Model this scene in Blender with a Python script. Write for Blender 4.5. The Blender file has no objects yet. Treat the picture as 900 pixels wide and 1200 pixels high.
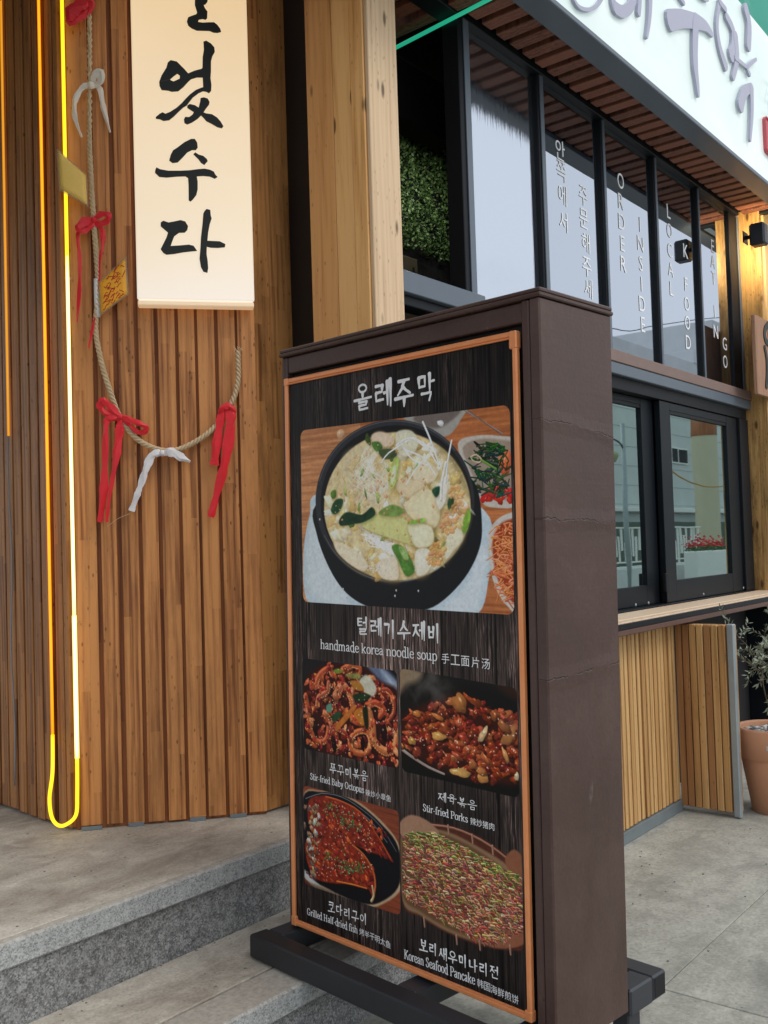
import bpy, math, random
import numpy as np
from mathutils import Vector, Matrix
random.seed(7); rng = np.random.default_rng(11)
SC = bpy.context.scene
# ------------------------------------------------------------------ camera
PITCH, ROLL, FPX, EYE = math.radians(1.973), math.radians(-1.782), 1140.9, 1.45
cr, sr = math.cos(ROLL), math.sin(ROLL); cp, sp = math.cos(PITCH), math.sin(PITCH)
CF = Vector((0, cp, sp)); u0 = Vector((0, -sp, cp)); x0 = Vector((1, 0, 0))
CR = x0*cr + u0*sr; CU = -x0*sr + u0*cr
EYEP = Vector((0, 0, EYE))
cam = bpy.data.cameras.new('camera'); camo = bpy.data.objects.new('camera', cam)
SC.collection.objects.link(camo); SC.camera = camo
camo.matrix_world = Matrix(((CR.x, CU.x, -CF.x, 0), (CR.y, CU.y, -CF.y, 0), (CR.z, CU.z, -CF.z, EYE), (0, 0, 0, 1)))
cam.sensor_fit = 'VERTICAL'; cam.sensor_height = 36; cam.sensor_width = 27
cam.lens = 36*FPX/1200; cam.clip_start = .05; cam.clip_end = 500
# ------------------------------------------------------------------ world, sun, exposure
SC.view_settings.view_transform = 'Standard'; SC.view_settings.look = 'None'
SC.view_settings.exposure = 0.0; SC.view_settings.gamma = 1
W = bpy.data.worlds.new('World'); SC.world = W; W.use_nodes = True
nt = W.node_tree; nt.nodes.clear()
wo = nt.nodes.new('ShaderNodeOutputWorld'); bg = nt.nodes.new('ShaderNodeBackground')
sky = nt.nodes.new('ShaderNodeTexSky'); sky.sky_type = 'NISHITA'; sky.sun_disc = False
SUN_EL, SUN_AZ = math.radians(52), math.radians(118)       # azimuth clockwise from +Y
sky.sun_elevation = SUN_EL; sky.sun_rotation = SUN_AZ; sky.dust_density = 3; sky.air_density = 1
mx = nt.nodes.new('ShaderNodeMix'); mx.data_type = 'RGBA'; mx.inputs[0].default_value = .80
mx.inputs[7].default_value = (8.6, 8.9, 9.3, 1)            # overcast cloud sheet
nt.links.new(sky.outputs[0], mx.inputs[6]); nt.links.new(mx.outputs[2], bg.inputs[0])
bg.inputs[1].default_value = .132
nt.links.new(bg.outputs[0], wo.inputs[0])
sun = bpy.data.lights.new('sun', 'SUN'); sun.energy = 1.15; sun.angle = math.radians(22); sun.color = (1, .96, .9)
suno = bpy.data.objects.new('sun', sun); SC.collection.objects.link(suno)
sd = Vector((math.sin(SUN_AZ)*math.cos(SUN_EL), math.cos(SUN_AZ)*math.cos(SUN_EL), math.sin(SUN_EL)))
suno.rotation_euler = sd.to_track_quat('Z', 'Y').to_euler()

# ------------------------------------------------------------------ frames measured on the photograph
def ray(px, py): return CF + CR*((px-450)/FPX) - CU*((py-600)/FPX)
class Frame:
    """vertical plane: origin o, local x along it, local y into it, z up"""
    def __init__(s, o, ang):
        s.o = Vector(o); s.a = ang
        s.x = Vector((math.cos(ang), math.sin(ang), 0)); s.y = Vector((-math.sin(ang), math.cos(ang), 0))
    def at(s, px, py, off=0):          # point of the plane y=-off seen at a pixel of the photograph, in local x, z
        v = ray(px, py); P = s.o - s.y*off
        t = ((P-EYEP).dot(s.y))/(v.dot(s.y)); X = EYEP + v*t - s.o
        return X.dot(s.x), X.z
    def w(s, x, y, z): return s.o + s.x*x + s.y*y + Vector((0, 0, z))
def onz(px, py, z):
    v = ray(px, py); return EYEP + v*((z-EYE)/v.z)
YAW = math.radians(38.7325)
FA = Frame((.9, 4.7, 0), math.pi/2 - YAW)                      # restaurant front (glass plane)
WL = Frame((-1.1445, 3.5613, 0), math.radians(11.77))          # slatted wall facing the camera
RT = Frame((-1.1445-.733*1.3, 3.5613+.680*1.3, 0), math.atan2(-.680, .733))   # its return to the left, corner at x=1.3
Bc = WL.w(.6774, 0, 0)
PK = Frame(Bc, math.pi/2 - YAW)                                # last wide plank
ST = Frame((-.3081, 3.0361, 0), math.radians(-45.2034))        # menu stand, poster plane

# ------------------------------------------------------------------ node helper
class NT:
    def __init__(s, name):
        s.m = bpy.data.materials.new(name); s.m.use_nodes = True; s.t = s.m.node_tree; s.t.nodes.clear()
        s.out = s.t.nodes.new('ShaderNodeOutputMaterial')
    def n(s, typ, ins=None, **pr):
        nd = s.t.nodes.new('ShaderNode'+typ)
        for k, v in pr.items(): setattr(nd, k, v)
        for k, v in (ins or {}).items(): s.set(nd.inputs[k], v)
        return nd
    def set(s, sock, v):
        if isinstance(v, bpy.types.NodeSocket): s.t.links.new(v, sock)
        elif isinstance(v, bpy.types.Node): s.t.links.new(v.outputs[0], sock)
        else:
            if isinstance(v, (tuple, list)) and len(v) == 3 and len(sock.default_value) == 4: v = (*v, 1)
            sock.default_value = v
    def math(s, op, a, b=0.0, clamp=False):
        nd = s.n('Math', {0: a, 1: b}, operation=op, use_clamp=clamp); return nd.outputs[0]
    def vmap(s, scale, vec=None, loc=(0, 0, 0)):
        return s.n('Mapping', {0: vec or s.coord(), 1: loc, 3: scale}).outputs[0]
    def coord(s, rnd=True):
        if not hasattr(s, '_c'):
            tc = s.n('TexCoord'); oi = s.n('ObjectInfo')
            off = s.math('MULTIPLY', oi.outputs['Random'], 37.0)
            s._c = s.n('VectorMath', {0: tc.outputs['Object'], 1: s.n('CombineXYZ', {0: off, 1: off, 2: off}).outputs[0]}, operation='ADD').outputs[0]
            s.rnd = oi.outputs['Random']; s.obj = tc.outputs['Object']
        return s._c
    def noise(s, vec, scale=1, detail=4, rough=.55, dist=0):
        return s.n('TexNoise', {0: vec, 'Scale': scale, 'Detail': detail, 'Roughness': rough, 'Distortion': dist}).outputs[0]
    def ramp(s, fac, stops, interp='LINEAR'):
        nd = s.n('ValToRGB', {0: fac}); cr_ = nd.color_ramp; cr_.interpolation = interp
        while len(cr_.elements) < len(stops): cr_.elements.new(.5)
        for e, (p, c) in zip(cr_.elements, stops): e.position = p; e.color = (*c, 1) if len(c) == 3 else c
        return nd.outputs[0]
    def mix(s, fac, a, b, mode='MIX'):
        nd = s.n('Mix', data_type='RGBA', blend_type=mode); s.set(nd.inputs[0], fac); s.set(nd.inputs[6], a); s.set(nd.inputs[7], b); return nd.outputs[2]
    def bump(s, h, strength=.3, dist=.002):
        return s.n('Bump', {'Strength': strength, 'Distance': dist, 'Height': h}).outputs[0]
    def surf(s, col, rough=.6, normal=None, metal=0, spec=.4, **kw):
        p = s.n('BsdfPrincipled', {'Base Color': col, 'Roughness': rough, 'Metallic': metal, 'Specular IOR Level': spec})
        for k, v in kw.items(): s.set(p.inputs[k.replace('_', ' ')], v)
        if normal is not None: s.set(p.inputs['Normal'], normal)
        s.t.links.new(p.outputs[0], s.out.inputs[0]); return s.m
def g(v): return (v, v, v)

def plain(name, col, rough=.5, metal=0, var=.15, scale=30, bumpd=.0006, spec=.4, **kw):
    t = NT(name); c = t.coord(); n = t.noise(c, scale, 5); n2 = t.noise(c, scale*.13, 3)
    k = t.math('ADD', t.math('MULTIPLY', n, var), t.math('ADD', t.math('MULTIPLY', n2, var*1.2), 1-1.1*var))
    col2 = t.n('VectorMath', {0: col, 'Scale': k}, operation='SCALE').outputs[0]
    r = t.math('ADD', t.math('MULTIPLY', n2, .25), rough-.12)
    return t.surf(col2, r, t.bump(n, .4, bumpd), metal, spec, **kw)

def wood(name, light, dark, rough=.5, strip=.026, knots=.35, specks=.5, tone=.35, piece=.42, strips=True, grain=1.0, dirt=.0, gloss=.4):
    """laminated timber: strips of different tone, long grain, knots, nail specks, weathering (grain runs along z)"""
    t = NT(name); c = t.coord()
    sx = t.n('SeparateXYZ', {0: c}); X = t.math('ADD', sx.outputs[0], t.math('MULTIPLY', sx.outputs[1], 1.0)); Z = sx.outputs[2]
    if strips:
        ci = t.math('FLOOR', t.math('DIVIDE', X, strip))
        w1 = t.n('TexWhiteNoise', {'W': ci}, noise_dimensions='1D').outputs[0]
        zi = t.math('FLOOR', t.math('ADD', t.math('DIVIDE', Z, piece), t.math('MULTIPLY', w1, 9.0)))
        w2 = t.n('TexWhiteNoise', {0: t.n('CombineXYZ', {0: ci, 1: zi, 2: 0.0}).outputs[0]}, noise_dimensions='3D').outputs[0]
    else: w2 = t.rnd
    gr = t.noise(t.vmap((60*grain, 60*grain, 1.6)), 1, 6, .6, .6)
    gr2 = t.noise(t.vmap((240*grain, 240*grain, 5)), 1, 3, .6)
    wav = t.n('TexWave', {0: t.vmap((9, 9, .55)), 'Scale': 1.3, 'Distortion': 9, 'Detail': 3, 'Detail Scale': 1.2}).outputs['Fac']
    f = t.math('ADD', t.math('MULTIPLY', gr, .85), t.math('ADD', t.math('MULTIPLY', wav, .20), t.math('MULTIPLY', t.math('SUBTRACT', gr2, .35), .42)))
    f = t.math('ADD', f, t.math('MULTIPLY', t.math('SUBTRACT', w2, .5), tone))
    f = t.math('ADD', f, t.math('MULTIPLY', t.math('SUBTRACT', t.rnd, .5), .16 if strips else .05))
    col = t.ramp(f, [(.30, tuple(v*.8 for v in dark)), (.48, tuple((a+b)/2 for a, b in zip(dark, light))), (.70, light)])
    kv = t.n('TexVoronoi', {0: t.vmap((13, 13, 4.2)), 'Scale': 1}, feature='F1')
    kd = t.ramp(kv.outputs['Distance'], [(.0, g(1)), (.09, g(.85)), (.17, g(0))])
    col = t.mix(t.math('MULTIPLY', kd, knots, clamp=True), col, tuple(v*.3 for v in dark))
    spn = t.n('TexVoronoi', {0: t.vmap((46, 46, 21)), 'Scale': 1}, feature='F1').outputs['Distance']
    patch = t.ramp(t.noise(t.vmap((6, 6, 2.5)), 1, 3), [(.46, g(0)), (.58, g(1))])
    spk = t.math('MULTIPLY', t.ramp(spn, [(.11, g(1)), (.20, g(0))]), t.math('MULTIPLY', patch, specks))
    col = t.mix(spk, col, tuple(v*.12 for v in dark))
    if dirt:
        dn = t.ramp(t.noise(t.vmap((9, 9, 1.6)), 1, 7, .7), [(.47, g(0)), (.66, g(1))])
        col = t.mix(t.math('MULTIPLY', dn, dirt), col, tuple(v*.28 for v in dark))
    return t.surf(col, t.math('ADD', t.math('MULTIPLY', gr, .25), rough-.1), t.bump(t.math('ADD', gr, gr2), .5, .0015), 0, gloss)

def emis(name, col, s, edge=None, edge_s=None, body=.3):
    t = NT(name)
    if edge:
        lw = t.n('LayerWeight', {0: .45}).outputs['Facing']
        c = t.mix(t.ramp(lw, [(.15, g(0)), (.6, g(1))]), col, edge)
        st = t.math('ADD', t.math('MULTIPLY', lw, (edge_s or s)-s), s)
    else: c, st = col, s
    return t.surf(tuple(v*body for v in col), .35, **{'Emission_Color': c, 'Emission_Strength': st})

M = {}
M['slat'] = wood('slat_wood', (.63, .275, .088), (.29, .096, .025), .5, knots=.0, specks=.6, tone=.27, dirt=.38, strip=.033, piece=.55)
M['slat2'] = wood('slat_wood_return_shade', (.44, .19, .056), (.18, .062, .016), .5, knots=.2, specks=.6, tone=.25, dirt=.45)  # same wood as the front slats, shade of the return put into the colour
M['plank'] = wood('plank_wood', (.54, .25, .080), (.24, .09, .024), .5, knots=.3, specks=.8, tone=.35, dirt=.6, strip=.045, piece=.3)
M['slatback'] = wood('recess_wood', (.36, .125, .042), (.20, .062, .02), .6, tone=.2, knots=0, specks=.2)
M['pine_a'] = wood('pine_red', (.78, .40, .145), (.56, .23, .065), .45, knots=1.5, specks=.35, tone=.1, strips=False, grain=.7)
M['pine_b'] = wood('pine_yellow', (.92, .54, .215), (.70, .33, .10), .45, knots=1.5, specks=.35, tone=.1, strips=False, grain=.6)
M['pine_c'] = wood('pine_pale_daylit', (.74, .54, .34), (.58, .39, .22), .5, knots=1.2, specks=.35, tone=.1, strips=False, grain=.6)  # column's front face, daylight put into the paler colour
M['charpost'] = wood('scorched_post', (.62, .38, .14), (.26, .12, .03), .55, knots=1, specks=.6, tone=.2, strips=False, dirt=.8)
M['board_y'] = wood('yellow_boards', (.70, .50, .24), (.50, .31, .12), .55, knots=.5, specks=.3, tone=.25, strips=False)
M['cslat'] = wood('counter_slats', (.68, .43, .20), (.36, .18, .065), .5, knots=.3, specks=.4, tone=.1, strips=False)
t = NT('counter_slats_mixed'); 
M['ctop'] = wood('counter_top_wood', (.66, .50, .36), (.50, .34, .21), .5, knots=.1, specks=.2, tone=.1, strips=False)
M['lip'] = plain('counter_lip_brown', (.115, .058, .045), .5, var=.35, scale=25)
M['trim_brown'] = plain('brown_trim', (.22, .15, .13), .6, var=.25, scale=18)
M['soffit'] = wood('soffit_wood', (.26, .10, .06), (.12, .045, .028), .6, knots=.2, specks=.3, tone=.3, strips=False)
M['black'] = plain('black_metal', (.008, .010, .013), .5, var=.3, scale=12, spec=.22)
M['frame'] = plain('anodised_frame', (.008, .011, .015), .40, var=.25, scale=10, spec=.18)
M['framelt'] = plain('grey_blue_frame', (.10, .13, .165), .4, var=.15, scale=10, spec=.6)
M['galv'] = plain('galvanised_steel', (.33, .38, .40), .5, metal=.3, var=.3, scale=14)
M['plate'] = plain('steel_base_plate', (.20, .24, .26), .5, metal=.3, var=.4, scale=10)
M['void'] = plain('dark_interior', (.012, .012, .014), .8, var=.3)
M['inwall'] = plain('interior_beige', (.10, .085, .05), .7, var=.3)
M['white'] = plain('white_paint', (.75, .76, .74), .5, var=.08)
M['conc_w'] = plain('facade_render_grey', (.60, .63, .63), .8, var=.25, scale=2)
M['cream'] = plain('cream_pillar', (.56, .52, .38), .7, var=.15, scale=2)
M['lamp_g'] = plain('lamp_bowl', (.35, .38, .22), .4)
M['redflower'] = plain('red_petals', (.55, .03, .03), .6, var=.5)
M['green'] = plain('green_leaf', (.05, .11, .03), .5, var=.5)
M['hedge'] = plain('box_leaf', (.075, .15, .045), .5, var=.6, scale=60)
M['hedge2'] = plain('box_leaf_light', (.16, .26, .09), .5, var=.6, scale=60)
M['olive'] = plain('olive_leaf', (.27, .31, .23), .55, var=.4, scale=80)
M['stem'] = plain('grey_stem', (.12, .09, .06), .7)
M['terra'] = plain('terracotta', (.66, .34, .205), .75, var=.12, scale=9)
M['soil'] = plain('soil', (.03, .022, .015), .9)
M['pebble'] = plain('white_pebbles', (.62, .62, .60), .5, var=.3, scale=60)
M['pebble2'] = plain('grey_pebbles', (.20, .23, .26), .5, var=.3, scale=60)
M['sticker'] = plain('sticker_paper', (.6, .6, .6), .5)
M['ink'] = plain('black_ink', (.012, .016, .012), .5)
M['redink'] = plain('red_ink', (.50, .03, .015), .6)
M['redrib'] = plain('red_ribbon', (.74, .008, .018), .45, var=.15, scale=8, Sheen_Weight=.4)
M['whiterib'] = plain('white_ribbon', (.74, .72, .73), .45, var=.06, scale=8)
M['dullrib'] = plain('weathered_white_ribbon', (.80, .72, .60), .5, var=.2, scale=8)
M['card_y'] = plain('yellow_card', (.90, .60, .14), .5, var=.2, scale=25)
M['card_o'] = plain('orange_card', (.92, .42, .03), .5, var=.35, scale=18)
M['jute'] = plain('jute_rope', (.58, .44, .27), .85, var=.4, scale=120, bumpd=.002)
M['steelblk'] = plain('black_steel_tube', (.016, .018, .022), .42, var=.9, scale=9, bumpd=.001, spec=.5)
M['steelgrey'] = plain('worn_black_steel', (.030, .034, .042), .38, var=.5, scale=9, bumpd=.001, spec=.5)
M['letter'] = plain('white_vinyl', (.90, .91, .92), .5, var=.05)
M['print_w'] = plain('white_print', (.82, .82, .83), .4, var=.10, scale=150)
M['signletter'] = plain('lavender_sign_letter', (.40, .41, .53), .35, var=.08, spec=.6)
M['stamp'] = plain('red_stamp', (.55, .10, .12), .5)
M['plaque'] = wood('plaque_wood', (.40, .22, .13), (.26, .13, .075), .6, strips=False, tone=.1, knots=.3)
M['plaque_l'] = plain('plaque_pink', (.50, .33, .33), .6)
M['teal'] = plain('teal_canopy', (.02, .30, .22), .6, var=.3, scale=3)
M['neon'] = emis('neon_yellow', (1, .74, .02), 1.7, (1, .52, .0), 1.3)
M['neonw'] = emis('neon_white_core', (1, .88, .56), 1.7, (1, .66, .04), 1.4)
M['neono'] = emis('neon_orange', (1, .34, .01), 1.7, (1, .22, .0), 1.3)
M['amber'] = emis('neon_amber', (1, .42, .03), .8, (.9, .26, .0), .7)
M['neong'] = emis('neon_green', (.03, .62, .36), .55)
M['tubew'] = emis('white_light_strip', (1, .98, .9), 2.2)
M['bulb'] = emis('warm_lamp', (1, .72, .38), 14)
M['cable'] = plain('grey_cable', (.25, .26, .28), .5)
M['cabley'] = plain('yellow_cable', (.5, .28, .08), .6)
M['plasticclear'] = plain('clear_sleeve', (.55, .45, .30), .2, Alpha=.35)

def stone(name, cols, scale, fine, rough=.8, stain=.0, stainc=(.12, .10, .075), bumpd=.002, topc=None, spk=1.0):
    t = NT(name); c = t.coord()
    big = t.noise(c, 1.3, 6, .62); mid = t.noise(c, scale, 5, .6); fn = t.noise(c, fine, 3, .7)
    f = t.math('ADD', t.math('MULTIPLY', mid, .45), t.math('MULTIPLY', fn, .55))
    sp_w = .13+.09*(1-spk); col = t.ramp(f, [(.5-sp_w, cols[0]), (.5, cols[1]), (.5+sp_w, cols[2])])
    vsp = t.n('TexVoronoi', {0: c, 'Scale': fine*1.3}, feature='F1'); vs_ = t.n('SeparateXYZ', {0: vsp.outputs['Color']}).outputs[0]
    col = t.mix(t.ramp(vs_, [(.80, g(0)), (.9, g(.55*spk))]), col, tuple(v*.45 for v in cols[0])); col = t.mix(t.ramp(vs_, [(.08, g(.45*spk)), (.18, g(0))]), col, tuple(min(.8, v*1.3) for v in cols[2]))
    k = t.math('ADD', t.math('MULTIPLY', big, .9), .55)
    col = t.n('VectorMath', {0: col, 'Scale': k}, operation='SCALE').outputs[0]
    if stain:
        s1 = t.ramp(t.noise(t.vmap((1.6, 3.2, 2)), 1.4, 8, .66, .5), [(.44, g(0)), (.68, g(1))])
        col = t.mix(t.math('MULTIPLY', s1, stain), col, stainc)
        s2 = t.ramp(t.noise(t.vmap((2.3, 2.3, 2), loc=(5, 3, 1)), 2.2, 8, .7, .8), [(.56, g(0)), (.70, g(1))])
        col = t.mix(t.math('MULTIPLY', s2, stain*.6), col, tuple(min(1, v*1.25) for v in cols[2]))
        s3 = t.n('TexVoronoi', {0: c, 'Scale': 26}, feature='F1').outputs['Distance']
        sp3 = t.math('MULTIPLY', t.ramp(s3, [(.07, g(1)), (.13, g(0))]), t.ramp(t.noise(c, 3.1, 3), [(.50, g(0)), (.6, g(1))]))
        col = t.mix(t.math('MULTIPLY', sp3, .75), col, tuple(v*.25 for v in cols[0]))
    if topc:      # trodden top face: grime worn into the granite
        nz_ = t.n('SeparateXYZ', {0: t.n('NewGeometry').outputs['Normal']}).outputs[2]
        tc_ = t.n('VectorMath', {0: topc, 'Scale': t.math('ADD', t.math('MULTIPLY', mid, .7), t.math('MULTIPLY', big, .7))}, operation='SCALE').outputs[0]
        col = t.mix(t.ramp(nz_, [(.6, g(0)), (.8, g(.85))]), col, tc_)
    h = t.math('ADD', t.math('MULTIPLY', mid, .6), t.math('MULTIPLY', fn, .6))
    return t.surf(col, t.math('ADD', t.math('MULTIPLY', big, .3), rough-.2), t.bump(h, .5, bumpd), 0, .35)
M['ground'] = stone('pavement_concrete', ((.24, .24, .21), (.36, .36, .32), (.48, .48, .43)), 9, 70, .8, .62, (.17, .175, .16), spk=.28)
M['tread'] = stone('worn_step_top', ((.34, .305, .26), (.50, .465, .40), (.64, .60, .53)), 14, 110, .75, .66, (.17, .135, .10), spk=.3)
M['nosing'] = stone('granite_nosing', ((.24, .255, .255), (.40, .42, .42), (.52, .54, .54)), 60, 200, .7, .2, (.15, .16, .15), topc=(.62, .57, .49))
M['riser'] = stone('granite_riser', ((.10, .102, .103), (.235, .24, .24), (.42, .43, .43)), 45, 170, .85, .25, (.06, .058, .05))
M['street'] = stone('street_concrete', ((.16, .16, .14), (.24, .24, .21), (.32, .32, .29)), 8, 60, .85, .4)

def glass_mat(name, refl=.72, tint=(.02, .025, .03), rcol=(.86, .92, 1.0), rough=.015, bumps=0, streak=False, trans=.75):
    t = NT(name); c = t.coord()
    lw = t.n('LayerWeight', {0: .35}).outputs['Fresnel']
    fac = t.math('ADD', refl, t.math('MULTIPLY', lw, 1-refl), clamp=True)
    nrm = None
    if streak:
        s = t.noise(t.vmap((55, 55, 1.3)), 1, 4, .6); nrm = t.bump(s, .22, .003)
        rough = t.math('ADD', t.math('MULTIPLY', s, .10), .02)
    elif bumps: nrm = t.bump(t.noise(t.vmap((1.6, 1.6, 1.1)), 1, 2), .25, bumps)
    gl = t.n('BsdfGlossy', {'Color': rcol, 'Roughness': rough})
    if nrm is not None: t.set(gl.inputs['Normal'], nrm)
    tr = t.n('BsdfTransparent', {'Color': (trans, trans, trans)})
    dk = t.n('BsdfDiffuse', {'Color': tint})
    m1 = t.n('MixShader', {0: .45, 1: tr.outputs[0], 2: dk.outputs[0]})
    m2 = t.n('MixShader', {0: fac, 1: m1.outputs[0], 2: gl.outputs[0]})
    t.t.links.new(m2.outputs[0], t.out.inputs[0]); return t.m
M['glass_up'] = glass_mat('upper_window_glass', .55, rcol=(.80, .87, .97), bumps=.002)
M['glass_streak'] = glass_mat('streaked_window_glass', .66, (.10, .115, .13), (.80, .86, .95), streak=True)
M['glass_lo'] = glass_mat('green_tinted_glass', .55, rcol=(.66, .84, .81), bumps=.003)

def lightbox_mat():
    t = NT('lit_acrylic'); t.coord(); z = t.n('SeparateXYZ', {0: t.obj}).outputs[2]
    n = t.noise(t.coord(), 1.7, 2)
    f = t.math('ADD', t.math('MULTIPLY', z, .62), t.math('MULTIPLY', n, .10))       # glow colour warmer towards the top
    c = t.ramp(f, [(.02, (1, .90, .80)), (.20, (1, .82, .58)), (.75, (1, .71, .38))])
    return t.surf((.32, .30, .27), .3, **{'Emission_Color': c, 'Emission_Strength': .74})
M['lightbox'] = lightbox_mat()
M['boxedge'] = emis('lit_acrylic_edge', (1, .86, .74), .62, body=.5)
t = NT('lightbox_underside'); M['boxunder'] = t.surf((.7, .62, .5), .4, **{'Emission_Color': (1, .66, .36, 1), 'Emission_Strength': .42})
def brownpaint(panel=False):
    t = NT('brown_painted_side' if panel else 'brown_painted_board'); c = t.coord()
    n1 = t.noise(c, 3.2, 7, .65, .3); n2 = t.noise(c, 90, 3); n3 = t.noise(t.vmap((1.2, 1.2, 26)), 1, 5, .6)
    col = t.ramp(t.math('ADD', t.math('MULTIPLY', n1, .8), t.math('MULTIPLY', n2, .2)), [(.3, (.050, .026, .020)), (.55, (.076, .042, .034)), (.75, (.110, .066, .054))])
    sc = t.ramp(t.noise(t.vmap((9, 9, 3), loc=(2, 1, 4)), 1.5, 9, .75), [(.66, g(0)), (.70, g(1))])
    col = t.mix(t.math('MULTIPLY', sc, .35), col, (.20, .16, .15))
    chips = t.n('TexVoronoi', {0: c, 'Scale': 13}, feature='F1').outputs['Distance']
    ch = t.ramp(chips, [(.035, g(1)), (.05, g(0))]); col = t.mix(t.math('MULTIPLY', ch, .6), col, (.02, .012, .01))
    h = t.math('ADD', t.math('MULTIPLY', n1, .9), t.math('ADD', t.math('MULTIPLY', n2, .15), t.math('MULTIPLY', n3, .35)))
    if panel:      # seams, wrinkles in the paint skin and scuffs at fixed heights of this board
        so = t.n('SeparateXYZ', {0: t.obj}); zz = so.outputs[2]; yy_ = so.outputs[1]
        wv = t.math('MULTIPLY', t.noise(t.vmap((1, 7, 7), t.obj), 1, 5, .7), .05)
        for zc_, tilt, wd_, dk in ((.885, -.05, .0028, .55), (1.275, .02, .0026, .4), (1.52, .10, .0020, .2)):
            d_ = t.math('ABSOLUTE', t.math('SUBTRACT', t.math('ADD', zz, t.math('ADD', t.math('MULTIPLY', yy_, tilt), wv)), zc_+.025))
            ln = t.ramp(t.math('DIVIDE', d_, wd_), [(.3, g(1)), (1, g(0))]); brk = t.ramp(t.noise(t.vmap((1, 9, 2), t.obj, (zc_*9, 2, 1)), 1, 4), [(.42, g(0)), (.52, g(1))])
            ln = t.math('MULTIPLY', ln, brk); col = t.mix(t.math('MULTIPLY', ln, dk), col, (.018, .010, .008)); h = t.math('SUBTRACT', h, t.math('MULTIPLY', ln, 1.2))
            d2_ = t.math('SUBTRACT', 1.0, t.math('DIVIDE', d_, .03), clamp=True); h = t.math('ADD', h, t.math('MULTIPLY', d2_, .7))
        nh = t.n('TexVoronoi', {0: t.vmap((1, 6, 3.3), t.obj), 'Scale': 1}, feature='F1').outputs['Distance']
        nd = t.ramp(nh, [(.018, g(1)), (.03, g(0))]); col = t.mix(nd, col, (.012, .008, .007))
        sm = t.ramp(t.noise(t.vmap((3, 3, 1.2), t.obj), 1, 8, .72), [(.5, g(0)), (.75, g(1))]); col = t.mix(t.math('MULTIPLY', sm, .3), col, (.14, .10, .088))
    return t.surf(col, t.math('ADD', t.math('MULTIPLY', n1, .45), .22), t.bump(h, .6, .005), 0, .42)
M['brown'] = brownpaint(); M['brownside'] = brownpaint(True)
t = NT('copper_plastic_trim'); c = t.coord(); n = t.noise(t.vmap((200, 200, 6)), 1, 3); n2 = t.noise(c, 25, 4)
M['copper'] = t.surf(t.mix(n2, (.74, .24, .080), (.88, .36, .15)), t.math('ADD', t.math('MULTIPLY', n2, .3), .22), t.bump(n, .3, .001), .15, .5)
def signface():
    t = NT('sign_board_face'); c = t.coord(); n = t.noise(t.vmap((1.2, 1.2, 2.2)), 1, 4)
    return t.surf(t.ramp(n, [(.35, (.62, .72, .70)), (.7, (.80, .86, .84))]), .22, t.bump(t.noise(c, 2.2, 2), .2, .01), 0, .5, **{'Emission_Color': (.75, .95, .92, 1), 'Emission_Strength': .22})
M['signface'] = signface()

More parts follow.
